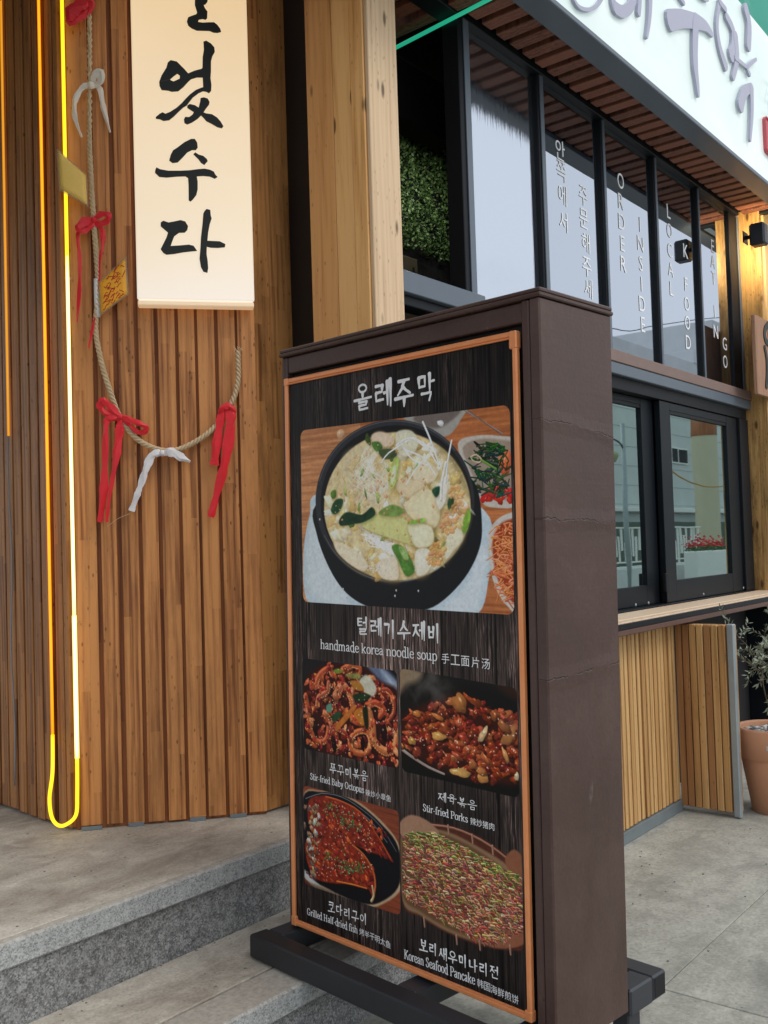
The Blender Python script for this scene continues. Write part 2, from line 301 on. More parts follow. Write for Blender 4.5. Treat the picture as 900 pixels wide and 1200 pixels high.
# ------------------------------------------------------------------ object helpers
COL = SC.collection
def link(o, parent=None):
    COL.objects.link(o)
    if parent is not None: o.parent = parent
    return o
def tag(o, label=None, cat=None, group=None, kind=None):
    if label: o['label'] = label
    if cat: o['category'] = cat
    if group: o['group'] = group
    if kind: o['kind'] = kind
    return o
def thing(name, label, cat, fr=None, loc=(0, 0, 0), rz=0.0, group=None):
    """an Empty; with a frame the location is local to the frame and so is everything parented to it"""
    e = bpy.data.objects.new(name, None); e.empty_display_size = .1; link(e)
    if fr is not None: e.location = fr.w(*loc); e.rotation_euler = (0, 0, fr.a + rz)
    else: e.location = loc; e.rotation_euler = (0, 0, rz)
    return tag(e, label, cat, group)
class MB:
    def __init__(s): s.v = []; s.f = []; s.sm = []; s.mi = []
    def add(s, V, Fc, smooth=False, mi=0):
        k = len(s.v); s.v += [tuple(p) for p in V]; s.f += [tuple(i+k for i in f) for f in Fc]
        s.sm += [smooth]*len(Fc); s.mi += [mi]*len(Fc); return s
    def box(s, x0, x1, y0, y1, z0, z1, ch=.0, mi=0):
        if x1 < x0: x0, x1 = x1, x0
        if y1 < y0: y0, y1 = y1, y0
        if ch <= 0:
            V = [(x0, y0, z0), (x1, y0, z0), (x1, y1, z0), (x0, y1, z0), (x0, y0, z1), (x1, y0, z1), (x1, y1, z1), (x0, y1, z1)]
            return s.add(V, [(0, 3, 2, 1), (4, 5, 6, 7), (0, 1, 5, 4), (1, 2, 6, 5), (2, 3, 7, 6), (3, 0, 4, 7)], mi=mi)
        c = ch; X = (x0, x1); Y = (y0, y1); Z = (z0, z1); V = []; idx = {}
        for i in (0, 1):
            for j in (0, 1):
                for k in (0, 1):
                    sx, sy, sz = (c, -c)[i], (c, -c)[j], (c, -c)[k]
                    for a, p in enumerate(((X[i], Y[j]+sy, Z[k]+sz), (X[i]+sx, Y[j], Z[k]+sz), (X[i]+sx, Y[j]+sy, Z[k]))):
                        idx[i, j, k, a] = len(V); V.append(p)
        F = []
        for i in (0, 1):
            q = [idx[i, 0, 0, 0], idx[i, 1, 0, 0], idx[i, 1, 1, 0], idx[i, 0, 1, 0]]; F.append(q if i else q[::-1])
            q = [idx[0, i, 0, 1], idx[1, i, 0, 1], idx[1, i, 1, 1], idx[0, i, 1, 1]]; F.append(q[::-1] if i else q)
            q = [idx[0, 0, i, 2], idx[1, 0, i, 2], idx[1, 1, i, 2], idx[0, 1, i, 2]]; F.append(q if i else q[::-1])
        for i in (0, 1):
            for j in (0, 1):
                q = [idx[i, j, 0, 0], idx[i, j, 1, 0], idx[i, j, 1, 1], idx[i, j, 0, 1]]; F.append(q)
                q = [idx[i, 0, j, 0], idx[i, 1, j, 0], idx[i, 1, j, 2], idx[i, 0, j, 2]]; F.append(q)
                q = [idx[0, i, j, 1], idx[1, i, j, 1], idx[1, i, j, 2], idx[0, i, j, 2]]; F.append(q)
                for k in (0, 1): F.append([idx[i, j, k, 0], idx[i, j, k, 1], idx[i, j, k, 2]])
        return s.add(V, F, mi=mi)
    def tube(s, P, r, n=8, caps=True, mi=0):
        P = [Vector(p) for p in P]; R = r if isinstance(r, (list, tuple)) else [r]*len(P); V = []; F = []
        up = None
        for i, p in enumerate(P):
            d = (P[min(i+1, len(P)-1)]-P[max(i-1, 0)]).normalized()
            if up is None: up = Vector((0, 0, 1)) if abs(d.z) < .9 else Vector((1, 0, 0))
            a = d.cross(up).normalized(); b = a.cross(d).normalized(); up = b
            for k in range(n):
                t_ = 2*math.pi*k/n; V.append(p + a*math.cos(t_)*R[i] + b*math.sin(t_)*R[i])
        for i in range(len(P)-1):
            for k in range(n): F.append((i*n+k, i*n+(k+1) % n, (i+1)*n+(k+1) % n, (i+1)*n+k))
        if caps: F.append(tuple(range(n))[::-1]); F.append(tuple((len(P)-1)*n+k for k in range(n)))
        return s.add(V, F, True, mi)
    def lathe(s, prof, cx=0, cy=0, n=32, mi=0):
        V = []; F = []
        for r, z in prof:
            for k in range(n): V.append((cx+r*math.cos(2*math.pi*k/n), cy+r*math.sin(2*math.pi*k/n), z))
        for i in range(len(prof)-1):
            for k in range(n): F.append((i*n+k, i*n+(k+1) % n, (i+1)*n+(k+1) % n, (i+1)*n+k))
        return s.add(V, F, True, mi)
    def blob(s, c, r, seed=0, n=6, mi=0, squash=(1, 1, 1)):
        rr = random.Random(seed); V = []; F = []
        for i in range(n+1):
            th = math.pi*i/n
            for k in range(n+2):
                ph = 2*math.pi*k/(n+2); q = r*(1+.18*math.sin(3*ph+rr.random())*math.sin(th))
                V.append((c[0]+q*squash[0]*math.sin(th)*math.cos(ph), c[1]+q*squash[1]*math.sin(th)*math.sin(ph), c[2]+q*squash[2]*math.cos(th)))
        m = n+2
        for i in range(n):
            for k in range(m): F.append((i*m+k, (i+1)*m+k, (i+1)*m+(k+1) % m, i*m+(k+1) % m))
        return s.add(V, F, True, mi)
    def build(s, name, mats, parent=None, fix=True):
        me = bpy.data.meshes.new(name); me.from_pydata(s.v, [], s.f)
        if not isinstance(mats, (list, tuple)): mats = [mats]
        for m in mats: me.materials.append(m)
        me.polygons.foreach_set('use_smooth', s.sm); me.polygons.foreach_set('material_index', s.mi)
        if fix:
            import bmesh
            b = bmesh.new(); b.from_mesh(me); bmesh.ops.recalc_face_normals(b, faces=b.faces); b.to_mesh(me); b.free()
        me.update(); return link(bpy.data.objects.new(name, me), parent)
def bx(name, mat, parent, x0, x1, y0, y1, z0, z1, ch=.0015, origin=True):
    """box part whose own origin sits at its corner, so each piece gets its own grain"""
    o = MB().box(0, x1-x0, 0, y1-y0, 0, z1-z0, ch).build(name, mat, parent, False)
    o.location = (x0, y0, z0); return o

# ------------------------------------------------------------------ strokes: lettering drawn with a brush
def smooth(P, k=5, closed=False):
    n = len(P)
    if n < 3: return [tuple(P[0][j]+(P[1][j]-P[0][j])*i/4 for j in range(len(P[0]))) for i in range(5)]
    out = []; rngk = n if closed else n-1
    for i in range(rngk):
        p = [P[(i+d) % n] if closed else P[min(max(i+d, 0), n-1)] for d in (-1, 0, 1, 2)]
        for s_ in range(k):
            t_ = s_/k
            out.append(tuple(.5*((2*p[1][j]) + (-p[0][j]+p[2][j])*t_ + (2*p[0][j]-5*p[1][j]+4*p[2][j]-p[3][j])*t_*t_ + (-p[0][j]+3*p[1][j]-3*p[2][j]+p[3][j])*t_**3) for j in range(len(P[0]))))
    out.append(tuple(P[0] if closed else P[-1])); return out
def stroke_mesh(mb, strokes, y=0.0, depth=0.0, stag=.00025, rough=0.0, seed=1):
    """strokes: lists of (x, z, width); flat on the plane y, facing -y; depth > 0 gives raised letters"""
    rr = random.Random(seed)
    for si, S in enumerate(strokes):
        yy = y - si*stag; L = []; R_ = []
        for i, (x, z, w) in enumerate(S):
            a = S[max(i-1, 0)]; b = S[min(i+1, len(S)-1)]
            dx, dz = b[0]-a[0], b[1]-a[1]; l = math.hypot(dx, dz) or 1e-9
            nx, nz = -dz/l, dx/l; w1 = w*(.5+rough*(rr.random()-.5)); w2 = w*(.5+rough*(rr.random()-.5))
            L.append((x+nx*w1, z+nz*w1)); R_.append((x-nx*w2, z-nz*w2))
        def cap(i0, i1):
            x, z, w = S[i0]; dx, dz = x-S[i1][0], z-S[i1][1]; l = math.hypot(dx, dz) or 1e-9; dx /= l; dz /= l
            return [(x+w*.5*(math.cos(a_)*dx*.7 - math.sin(a_)*dz), z+w*.5*(math.cos(a_)*dz*.7 + math.sin(a_)*dx)) for a_ in (-.9, -.3, .3, .9)]
        n = len(S)
        V = [(p[0], yy, p[1]) for p in L] + [(p[0], yy, p[1]) for p in R_]
        F = [(i, i+1, n+i+1, n+i) for i in range(n-1)]
        c1 = cap(n-1, n-2); c0 = cap(0, 1); k = len(V)
        V += [(p[0], yy, p[1]) for p in c1]; F.append((n-1, *range(k+3, k-1, -1), 2*n-1)) if False else F.append((2*n-1, k, k+1, k+2, k+3, n-1))
        k = len(V); V += [(p[0], yy, p[1]) for p in c0]; F.append((0, k, k+1, k+2, k+3, n))
        if depth > 0:
            ring = list(range(n)) + [2*n+3, 2*n+2, 2*n+1, 2*n] + list(range(2*n-1, n-1, -1)) + [k+3, k+2, k+1, k]
            m0 = len(V); V += [(V[i][0], yy+depth, V[i][2]) for i in ring]; r = len(ring)
            F += [(ring[i], ring[(i+1) % r], m0+(i+1) % r, m0+i) for i in range(r)]
        mb.add(V, F)
    return mb
JAMO = {
 'ㄱ': [[(.1, .86), (.82, .86), (.66, .08)]], 'ㄴ': [[(.16, .92), (.16, .2), (.92, .22)]],
 'ㄷ': [[(.14, .85), (.86, .85)], [(.16, .85), (.16, .16), (.92, .18)]],
 'ㄹ': [[(.1, .92), (.84, .92)], [(.84, .92), (.8, .56)], [(.14, .54), (.82, .56)], [(.14, .54), (.16, .1), (.94, .12)]],
 'ㅁ': [[(.16, .86), (.2, .14)], [(.16, .86), (.84, .88), (.82, .14)], [(.2, .16), (.84, .16)]],
 'ㅂ': [[(.18, .95), (.2, .1)], [(.82, .95), (.8, .1)], [(.2, .55), (.8, .55)], [(.2, .12), (.8, .12)]],
 'ㅅ': [[(.52, .95), (.36, .4), (.06, .04)], [(.46, .6), (.7, .25), (.94, .06)]],
 'ㅇ': ['O'], 'ㅈ': [[(.08, .88), (.92, .9)], [(.54, .88), (.36, .4), (.02, .0)], [(.46, .46), (.72, .2), (.98, .0)]],
 'ㅋ': [[(.06, .92), (.88, .92), (.76, -.02)], [(.02, .48), (.74, .52)]],
 'ㅌ': [[(.14, .9), (.88, .9)], [(.16, .9), (.16, .1), (.92, .12)], [(.18, .52), (.84, .53)]],
 'ㅎ': [[(.34, 1.0), (.64, .96)], [(.06, .76), (.94, .78)], 'o'],
 'ㅏ': [[(.35, 1), (.35, -.02)], [(.35, .52), (.95, .54)]], 'ㅓ': [[(.72, 1), (.72, -.02)], [(.05, .52), (.72, .54)]],
 'ㅣ': [[(.5, 1), (.5, -.02)]], 'ㅐ': [[(.2, .94), (.2, .04)], [(.2, .52), (.8, .53)], [(.84, 1), (.84, -.03)]],
 'ㅔ': [[(.48, .94), (.48, .04)], [(.0, .52), (.48, .54)], [(.88, 1), (.88, -.03)]],
 'ㅗ': [[(-.05, .2), (1.05, .24)], [(.5, .95), (.5, .22)]], 'ㅜ': [[(-.05, .76), (1.05, .8)], [(.52, .78), (.5, -.08)]],
 'ㅠ': [[(-.05, .78), (1.05, .82)], [(.32, .8), (.26, .0)], [(.68, .8), (.72, -.05)]], 'ㅡ': [[(-.05, .5), (1.05, .54)]]}
INI = 'ㄱㄲㄴㄷㄸㄹㅁㅂㅃㅅㅆㅇㅈㅉㅊㅋㅌㅍㅎ'; VOW = 'ㅏㅐㅑㅒㅓㅔㅕㅖㅗㅘㅙㅚㅛㅜㅝㅞㅟㅠㅡㅢㅣ'
FIN = ['', 'ㄱ', 'ㄲ', 'ㄳ', 'ㄴ', 'ㄵ', 'ㄶ', 'ㄷ', 'ㄹ', 'ㄺ', 'ㄻ', 'ㄼ', 'ㄽ', 'ㄾ', 'ㄿ', 'ㅀ', 'ㅁ', 'ㅂ', 'ㅄ', 'ㅅ', 'ㅆ', 'ㅇ', 'ㅈ', 'ㅊ', 'ㅋ', 'ㅌ', 'ㅍ', 'ㅎ']
DBL = {'ㄲ': 'ㄱ', 'ㅉ': 'ㅈ', 'ㅆ': 'ㅅ'}
def jamo(j, x0, z0, x1, z1, w, out):
    if j in DBL:
        xm = (x0+x1)/2; jamo(DBL[j], x0, z0, xm-.02*(x1-x0), z1, w*.8, out); jamo(DBL[j], xm+.02*(x1-x0), z0, x1, z1, w*.8, out); return
    for S in JAMO[j]:
        if S == 'O' or S == 'o':
            cz, rz, rx = ((z0+z1)/2, (z1-z0)*.40, (x1-x0)*.40) if S == 'O' else (z0+(z1-z0)*.32, (z1-z0)*.27, (x1-x0)*.30)
            cx = (x0+x1)/2
            out.append([(cx+rx*math.cos(a), cz+rz*math.sin(a), w*.85) for a in [math.pi/2+2*math.pi*i/18 for i in range(19)]]); continue
        P = [(x0+(x1-x0)*p[0], z0+(z1-z0)*p[1]+.07*(x1-x0)*(p[0]-.5)) for p in S]
        hor = abs(P[-1][0]-P[0][0]) > abs(P[-1][1]-P[0][1]); wk = w*(.85 if hor else 1.12)
        Q = []
        for a, b in zip(P[:-1], P[1:]):
            for i in range(4): Q.append((a[0]+(b[0]-a[0])*i/4, a[1]+(b[1]-a[1])*i/4))
        Q.append(P[-1]); n = len(Q)
        out.append([(q[0], q[1], wk*(1.3-.25*min(1, i/2)-(.95 if not hor else .1)*max(0, i/(n-1)-.45))) for i, q in enumerate(Q)])
def hangul(txt, w=.12):
    """brush strokes for a line of Hangul, one unit per syllable"""
    out = []
    for i, chx in enumerate(txt):
        if chx == ' ': continue
        c_ = ord(chx)-0xAC00; a, b, f = INI[c_//588], VOW[(c_ % 588)//28], FIN[c_ % 28]; X = i
        vert = b in 'ㅏㅐㅓㅔㅣ'; dn = .04*math.sin(i*2.1)
        def J(j, x0, z0, x1, z1): jamo(j, X+.06+x0*.86, z0+dn, X+.06+x1*.86, z1+dn, w*(.85 if f else 1), out)
        if vert and not f: J(a, .04, .18, .56, .86); J(b, .56, .0, .98, 1)
        elif vert: J(a, .06, .48, .54, .98); J(b, .56, .38, .96, 1.02); J(f, .2, .0, .9, .36)
        elif not f: J(a, .15, .42, .85, 1.0); J(b, .05, .0, .95, .40)
        else: J(a, .22, .66, .78, 1.02); J(b, .04, .36, .96, .66); J(f, .2, .0, .82, .34)
    return out, float(len(txt))
SER = {  # serif alphabet: (advance, polylines); x-height .5, ascender .78
 'a': (.46, [[(.08, .40), (.16, .49), (.27, .48), (.32, .38), (.32, .06), (.42, .02)], [(.32, .29), (.14, .24), (.07, .12), (.14, .02), (.24, .04), (.32, .12)]]),
 'b': (.5, [[(.02, .77), (.10, .77), (.10, .02)], [(.10, .38), (.22, .5), (.36, .46), (.43, .25), (.36, .04), (.22, .0), (.10, .08)]]),
 'c': (.42, [[(.37, .40), (.28, .5), (.14, .45), (.06, .25), (.14, .05), (.27, .0), (.37, .09)]]),
 'd': (.5, [[(.30, .77), (.38, .77), (.38, .02), (.47, .01)], [(.38, .38), (.27, .5), (.13, .46), (.06, .25), (.13, .04), (.27, .0), (.38, .1)]]),
 'e': (.43, [[(.08, .28), (.37, .28), (.35, .43), (.23, .5), (.11, .44), (.06, .25), (.12, .06), (.26, .0), (.38, .09)]]),
 'f': (.31, [[(.33, .70), (.25, .78), (.15, .70), (.13, .5), (.13, .02)], [(.03, .48), (.27, .48)], [(.04, .01), (.23, .01)]]),
 'h': (.53, [[(.02, .77), (.10, .77), (.10, .01)], [(.10, .36), (.23, .49), (.36, .45), (.40, .34), (.40, .01)], [(.03, .01), (.18, .01)], [(.33, .01), (.48, .01)]]),
 'i': (.26, [[(.03, .48), (.12, .48), (.12, .01)], [(.04, .01), (.21, .01)], [(.12, .66), (.12, .72)]]),
 'k': (.52, [[(.02, .77), (.10, .77), (.10, .01)], [(.40, .48), (.12, .22)], [(.20, .28), (.42, .01)], [(.03, .01), (.18, .01)], [(.35, .01), (.50, .01)], [(.30, .48), (.46, .48)]]),
 'l': (.26, [[(.03, .77), (.12, .77), (.12, .01)], [(.04, .01), (.21, .01)]]),
 'm': (.80, [[(.02, .48), (.10, .48), (.10, .01)], [(.10, .36), (.22, .49), (.33, .45), (.37, .34), (.37, .01)], [(.37, .36), (.50, .49), (.60, .45), (.65, .34), (.65, .01)], [(.03, .01), (.18, .01)], [(.30, .01), (.45, .01)], [(.58, .01), (.73, .01)]]),
 'n': (.53, [[(.02, .48), (.10, .48), (.10, .01)], [(.10, .36), (.23, .49), (.36, .45), (.40, .34), (.40, .01)], [(.03, .01), (.18, .01)], [(.33, .01), (.48, .01)]]),
 'o': (.48, [[(.24, .5), (.11, .43), (.06, .25), (.11, .07), (.24, .0), (.37, .07), (.42, .25), (.37, .43), (.24, .5)]]),
 'p': (.5, [[(.02, .48), (.10, .48), (.10, -.22)], [(.10, .38), (.22, .5), (.36, .46), (.43, .25), (.36, .04), (.22, .0), (.10, .1)], [(.03, -.22), (.19, -.22)]]),
 'r': (.38, [[(.02, .48), (.11, .48), (.11, .01)], [(.11, .32), (.20, .46), (.30, .49), (.35, .44)], [(.03, .01), (.20, .01)]]),
 's': (.38, [[(.31, .40), (.23, .5), (.11, .46), (.09, .35), (.20, .26), (.31, .18), (.30, .05), (.17, .0), (.07, .10)]]),
 't': (.32, [[(.13, .66), (.13, .08), (.20, .0), (.29, .07)], [(.03, .48), (.27, .48)]]),
 'u': (.52, [[(.02, .48), (.10, .48), (.10, .14), (.15, .02), (.26, .01), (.39, .13)], [(.31, .48), (.39, .48), (.39, .02), (.48, .02)]]),
 'y': (.47, [[(.07, .48), (.24, .04)], [(.40, .48), (.20, -.12), (.10, -.22), (.04, -.18)], [(.01, .48), (.16, .48)], [(.32, .48), (.46, .48)]]),
 '-': (.32, [[(.05, .24), (.26, .24)]]), ' ': (.26, []),
 'S': (.52, [[(.40, .60), (.30, .74), (.15, .71), (.10, .56), (.22, .43), (.38, .32), (.42, .15), (.28, .0), (.12, .03), (.07, .18)]]),
 'B': (.62, [[(.03, .73), (.34, .73), (.46, .64), (.44, .46), (.30, .39), (.16, .39)], [(.30, .39), (.48, .32), (.50, .12), (.36, .01), (.03, .01)], [(.14, .73), (.14, .01)]]),
 'O': (.68, [[(.33, .75), (.15, .66), (.07, .37), (.15, .08), (.33, .0), (.51, .08), (.59, .37), (.51, .66), (.33, .75)]]),
 'P': (.58, [[(.03, .73), (.34, .73), (.48, .63), (.48, .45), (.34, .35), (.15, .35)], [(.14, .73), (.14, .01)], [(.03, .01), (.26, .01)]]),
 'G': (.68, [[(.52, .58), (.42, .73), (.25, .73), (.12, .60), (.08, .36), (.15, .09), (.32, .0), (.52, .08), (.52, .30)], [(.38, .32), (.62, .32)]]),
 'H': (.74, [[(.14, .73), (.14, .01)], [(.55, .73), (.55, .01)], [(.14, .38), (.55, .38)], [(.03, .73), (.25, .73)], [(.44, .73), (.66, .73)], [(.03, .01), (.25, .01)], [(.44, .01), (.66, .01)]]),
 'K': (.68, [[(.14, .73), (.14, .01)], [(.54, .73), (.16, .33)], [(.28, .45), (.58, .01)], [(.03, .73), (.25, .73)], [(.42, .73), (.62, .73)], [(.03, .01), (.25, .01)], [(.46, .01), (.66, .01)]])}
def serif(txt, thick=.105, thin=.05):
    out = []; x = 0
    for ch_ in txt:
        adv, Ls = SER[ch_]
        for P in Ls:
            sm_ = smooth(P, 3) if len(P) > 3 else [(P[i][0]+(P[i+1][0]-P[i][0])*k/2, P[i][1]+(P[i+1][1]-P[i][1])*k/2) for i in range(len(P)-1) for k in range(2)]+[P[-1]]
            S = []
            for i, p in enumerate(sm_):
                a, b = sm_[max(i-1, 0)], sm_[min(i+1, len(sm_)-1)]; dx, dz = b[0]-a[0], b[1]-a[1]; l = math.hypot(dx, dz) or 1e-9
                S.append((x+p[0], p[1], thin+(thick-thin)*abs(dz)/l))
            out.append(S)
        x += adv
    return out, x
def fit(strokes, W_, A, B, height):
    """map a unit line onto the segment A-B (local x, z) with a given height"""
    ux, uz = (B[0]-A[0])/W_, (B[1]-A[1])/W_
    return [[(A[0]+ux*p[0], A[1]+uz*p[0]+p[1]*height, p[2]*min(height, abs(ux)*1.15)) for p in S] for S in strokes]
_fc = {}
def font_mesh(ch_, bold=0.0):
    if (ch_, bold) in _fc: return _fc[ch_, bold]
    cu = bpy.data.curves.new('glyph', 'FONT'); cu.body = ch_; cu.size = 1; cu.offset = bold; cu.resolution_u = 4
    o = bpy.data.objects.new('glyph', cu); COL.objects.link(o); dg = bpy.context.evaluated_depsgraph_get()
    me = bpy.data.meshes.new_from_object(o.evaluated_get(dg)); bpy.data.objects.remove(o)
    v = np.zeros(len(me.vertices)*3); me.vertices.foreach_get('co', v); v = v.reshape(-1, 3)
    F = [tuple(p.vertices) for p in me.polygons]; _fc[ch_, bold] = (v, F); return v, F
def font_line(mb, txt, A, B, height, y, bold=.0):
    """CJK glyph per equal cell along A-B"""
    n = len(txt)
    for i, ch_ in enumerate(txt):
        v, F = font_mesh(ch_, bold)
        if not len(v): continue
        mn, mx_ = v.min(0), v.max(0); s_ = height/max(mx_[1]-mn[1], .6); cw = (B[0]-A[0])/n
        sx = min(s_, cw*.92/max(mx_[0]-mn[0], .3))
        ox = A[0]+cw*(i+.5); oz = A[1]+(B[1]-A[1])*(i+.5)/n + height/2
        c_ = (mn+mx_)/2
        mb.add([(ox+(p[0]-c_[0])*sx, y, oz+(p[1]-c_[1])*s_) for p in v], F)

# ------------------------------------------------------------------ the setting: ground and steps
PZ, TZ = .4547, .22
def quad_slab(mb, pts, z0, z1): 
    n = len(pts); V = [(p[0], p[1], z0) for p in pts]+[(p[0], p[1], z1) for p in pts]
    mb.add(V, [tuple(range(n))[::-1], tuple(range(n, 2*n))]+[(i, (i+1) % n, n+(i+1) % n, n+i) for i in range(n)])
grd = MB(); grd.add([(-60, -60, -.03), (60, -60, -.03), (60, 60, -.03), (-60, 60, -.03)], [(0, 1, 2, 3)])
gnd = tag(grd.build('ground', M['street'], None, False), kind='structure')
pav = bpy.data.objects.new('pavement', None); link(pav); pav.location = FA.w(0, 0, 0); pav.rotation_euler = (0, 0, FA.a); tag(pav, kind='structure')
us = [-4.2, -1.22, 1.9, 4.6, 7.4, 10.5]; vs = [.5, -.905, -2.75, -4.6, -6.4]
for i in range(len(us)-1):
    for j in range(len(vs)-1):
        x0_, x1_ = us[i], us[i+1]
        if j == 0 and i == 1: x0_ = us[0]
        if j == 0 and i == 0: continue
        dz = random.uniform(-.0012, .0012)
        bx('paving_slab', M['ground'], pav, x0_+.002, x1_-.002, vs[j+1]+.002, vs[j]-.002, -.06, dz, .0022)
# steps: local frame along the facade direction, y into the building; riser foot through (-.3584,3.3867)
SF = Frame((-.3584, 3.3867, 0), FA.a)
steps = bpy.data.objects.new('entrance_steps', None); link(steps); steps.location = SF.o; steps.rotation_euler = (0, 0, SF.a); tag(steps, kind='structure')
nl = Vector((-.3918, 2.675, 0))-SF.o; NY = nl.dot(SF.y)           # front edge of the lower tread
END = .62
jx = [-4.4, -2.3, END]
for i in range(2):
    a, b = jx[i]+.0025, jx[i+1]-.0025
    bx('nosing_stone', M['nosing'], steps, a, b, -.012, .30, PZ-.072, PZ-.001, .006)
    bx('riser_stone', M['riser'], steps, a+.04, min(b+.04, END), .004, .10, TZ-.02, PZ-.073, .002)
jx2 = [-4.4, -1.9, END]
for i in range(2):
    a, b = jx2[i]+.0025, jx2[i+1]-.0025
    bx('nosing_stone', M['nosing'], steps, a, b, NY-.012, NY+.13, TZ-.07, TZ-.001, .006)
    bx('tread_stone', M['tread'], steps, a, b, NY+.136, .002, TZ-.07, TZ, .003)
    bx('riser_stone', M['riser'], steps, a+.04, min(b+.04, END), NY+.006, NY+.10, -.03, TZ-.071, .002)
land = MB(); land.box(-4.4, END, .02, 4, PZ-.07, PZ+.001, .002); o = land.build('landing', M['tread'], None, False)
o.location = SF.o; o.rotation_euler = (0, 0, SF.a); tag(o, kind='structure')
for o_ in steps.children:
    if o_.name.startswith('nosing_stone') and abs(o_.location.y+.012) < .001:
        for v_ in o_.data.vertices:
            if v_.co.y > .1: v_.co.y = .028

gm = MB(); rr = random.Random(44)
for k in range(240):
    if k < 90: X_ = SF.w(rr.uniform(-1.9, .2), rr.uniform(.03, .9)**1.0, PZ+.001)
    elif k < 140: X_ = SF.w(rr.uniform(-1.7, .3), NY+.01+abs(rr.gauss(0, .2)) if rr.random() < .4 else -.004-abs(rr.gauss(0, .03)), TZ+.001)
    else: X_ = FA.w(rr.uniform(-1.4, 2.0), -.2-abs(rr.gauss(0, .5)), .002)
    gm.blob(X_, rr.uniform(.0015, .0045), k, 4, squash=(1.3, 1, .6))
tag(gm.build('grit', M['street']), 'loose grit and crumbs scattered over steps and pavement', 'grit', kind='stuff')
# ------------------------------------------------------------------ slatted wall on the left
H1 = 4.5
wall = thing('slatted_wall', 'honey brown slatted timber wall standing on the stone landing behind the light box', 'wall', WL)
def sl(fr, e, a, b, y, mat, proud=.022, name='slat'):
    a, b = a+.45, b-.45
    xa, _ = fr.at(a, y, proud); xb, _ = fr.at(b, y, proud)
    return bx(name, mat, e, xa, xb, -proud, 0, PZ+random.uniform(.008, .016), H1, .0022)
for a, b in ((91, 117), (121.3, 141), (145.8, 166.3), (170, 190), (193.7, 214.8), (217.8, 238), (240.4, 261.5), (264.6, 286), (288, 309.6)):
    sl(WL, wall, a, b, 790, M['slat'], .015+random.uniform(-.001, .001))
L1 = (Bc-WL.o).length
bx('backing_board', M['slatback'], wall, -.002, L1+.004, .0015, .03, PZ+.002, H1, .001)
for k, (a, b) in enumerate(((91, 117), (145.8, 166.3), (217.8, 238), (264.6, 286))):   # metal feet under some slats
    xa, _ = WL.at(a+1, 790, .02); xb, _ = WL.at(b-1, 790, .02)
    bx('foot_plate', M['plate'], wall, xa, xb, -.0235, -.021, PZ+.002, PZ+.016, .0005)
# the return, other frame but same wall
def child_frame(name, mat, parent, fr, x0, x1, y0, y1, z0, z1, ch=.002):
    o = MB().box(0, x1-x0, 0, y1-y0, 0, z1-z0, ch).build(name, mat, parent, False)
    inv = Matrix.LocRotScale(parent.location, parent.rotation_euler, None).inverted()
    o.matrix_local = inv @ Matrix.LocRotScale(fr.w(x0, y0, z0), Matrix.Rotation(fr.a, 3, 'Z'), None)
    return o
ed = [(-60, -49), (-47, -37), (-35, -26), (-24, -14.5), (-12.5, -3.5), (-1.6, 6.4), (8, 17), (18.8, 26.8), (28.6, 37.2), (39.2, 47.4), (49.2, 58.6), (64.2, 72.6), (74, 88.5)]
for a, b in ed:
    xa, _ = RT.at(a, 700, .02); xb, _ = RT.at(b, 700, .02)
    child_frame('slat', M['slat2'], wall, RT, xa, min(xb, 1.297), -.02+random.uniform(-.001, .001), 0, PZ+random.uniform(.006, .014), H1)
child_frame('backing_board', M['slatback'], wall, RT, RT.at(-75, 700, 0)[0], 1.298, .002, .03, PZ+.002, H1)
xe, _ = PK.at(347, 400, 0)
child_frame('plank', M['plank'], wall, PK, .006, xe, -.004, .026, PZ+.010, H1, .003)
# dark gap between the wall and the column
ga = PK.w(xe, .03, 0); cu_, _ = FA.at(437, 380, .05)

# ------------------------------------------------------------------ timber column
colm = thing('timber_column', 'pale pine column with knots between the slatted wall and the dark windows', 'column', FA)
cw = FA.at(472, 380, .05)[0]
CD = .295-.05
for y0_, y1_, m_ in ((-.05+.0, .022, 'pine_b'), (.024, .112, 'pine_b'), (.114, CD, 'pine_a')):
    if m_ == 'pine_b' and y1_ < .03:
        bx('corner_bead', M['pine_b'], colm, cu_, cu_+.03, -.042, y1_, .3, 4.5, .003)
    else: bx('board', M[m_], colm, cu_+.004, cu_+.03, y0_, y1_, .3, 4.5, .002)
bx('board', M['pine_c'], colm, cu_+.006, cw, -.062, -.043, .3, 4.5, .003)
bx('board', M['pine_b'], colm, cw-.03, cw-.001, -.042, CD, .3, 4.5, .002)
gp = thing('black_gap_post', 'narrow black metal strip between slatted wall and pine column', 'post', FA)
gl_ = (ga-FA.o); gx, gy = gl_.dot(FA.x), gl_.dot(FA.y)
mbp = MB(); quad_slab(mbp, [(gx-.01, gy), (cu_+.012, CD+.002), (cu_+.03, CD+.04), (gx+.02, gy+.05)], PZ+.002, 4.5)
mbp.build('metal_strip', M['black'], gp)

# ------------------------------------------------------------------ restaurant front
front = thing('restaurant_front', 'dark framed restaurant front with tall glass panes above sliding windows', 'building', FA)
UL = cw+.002; UR = FA.at(868.8, 454, 0)[0]
zt = 3.655
fu = lambda px, py, off=0: FA.at(px, py, off)
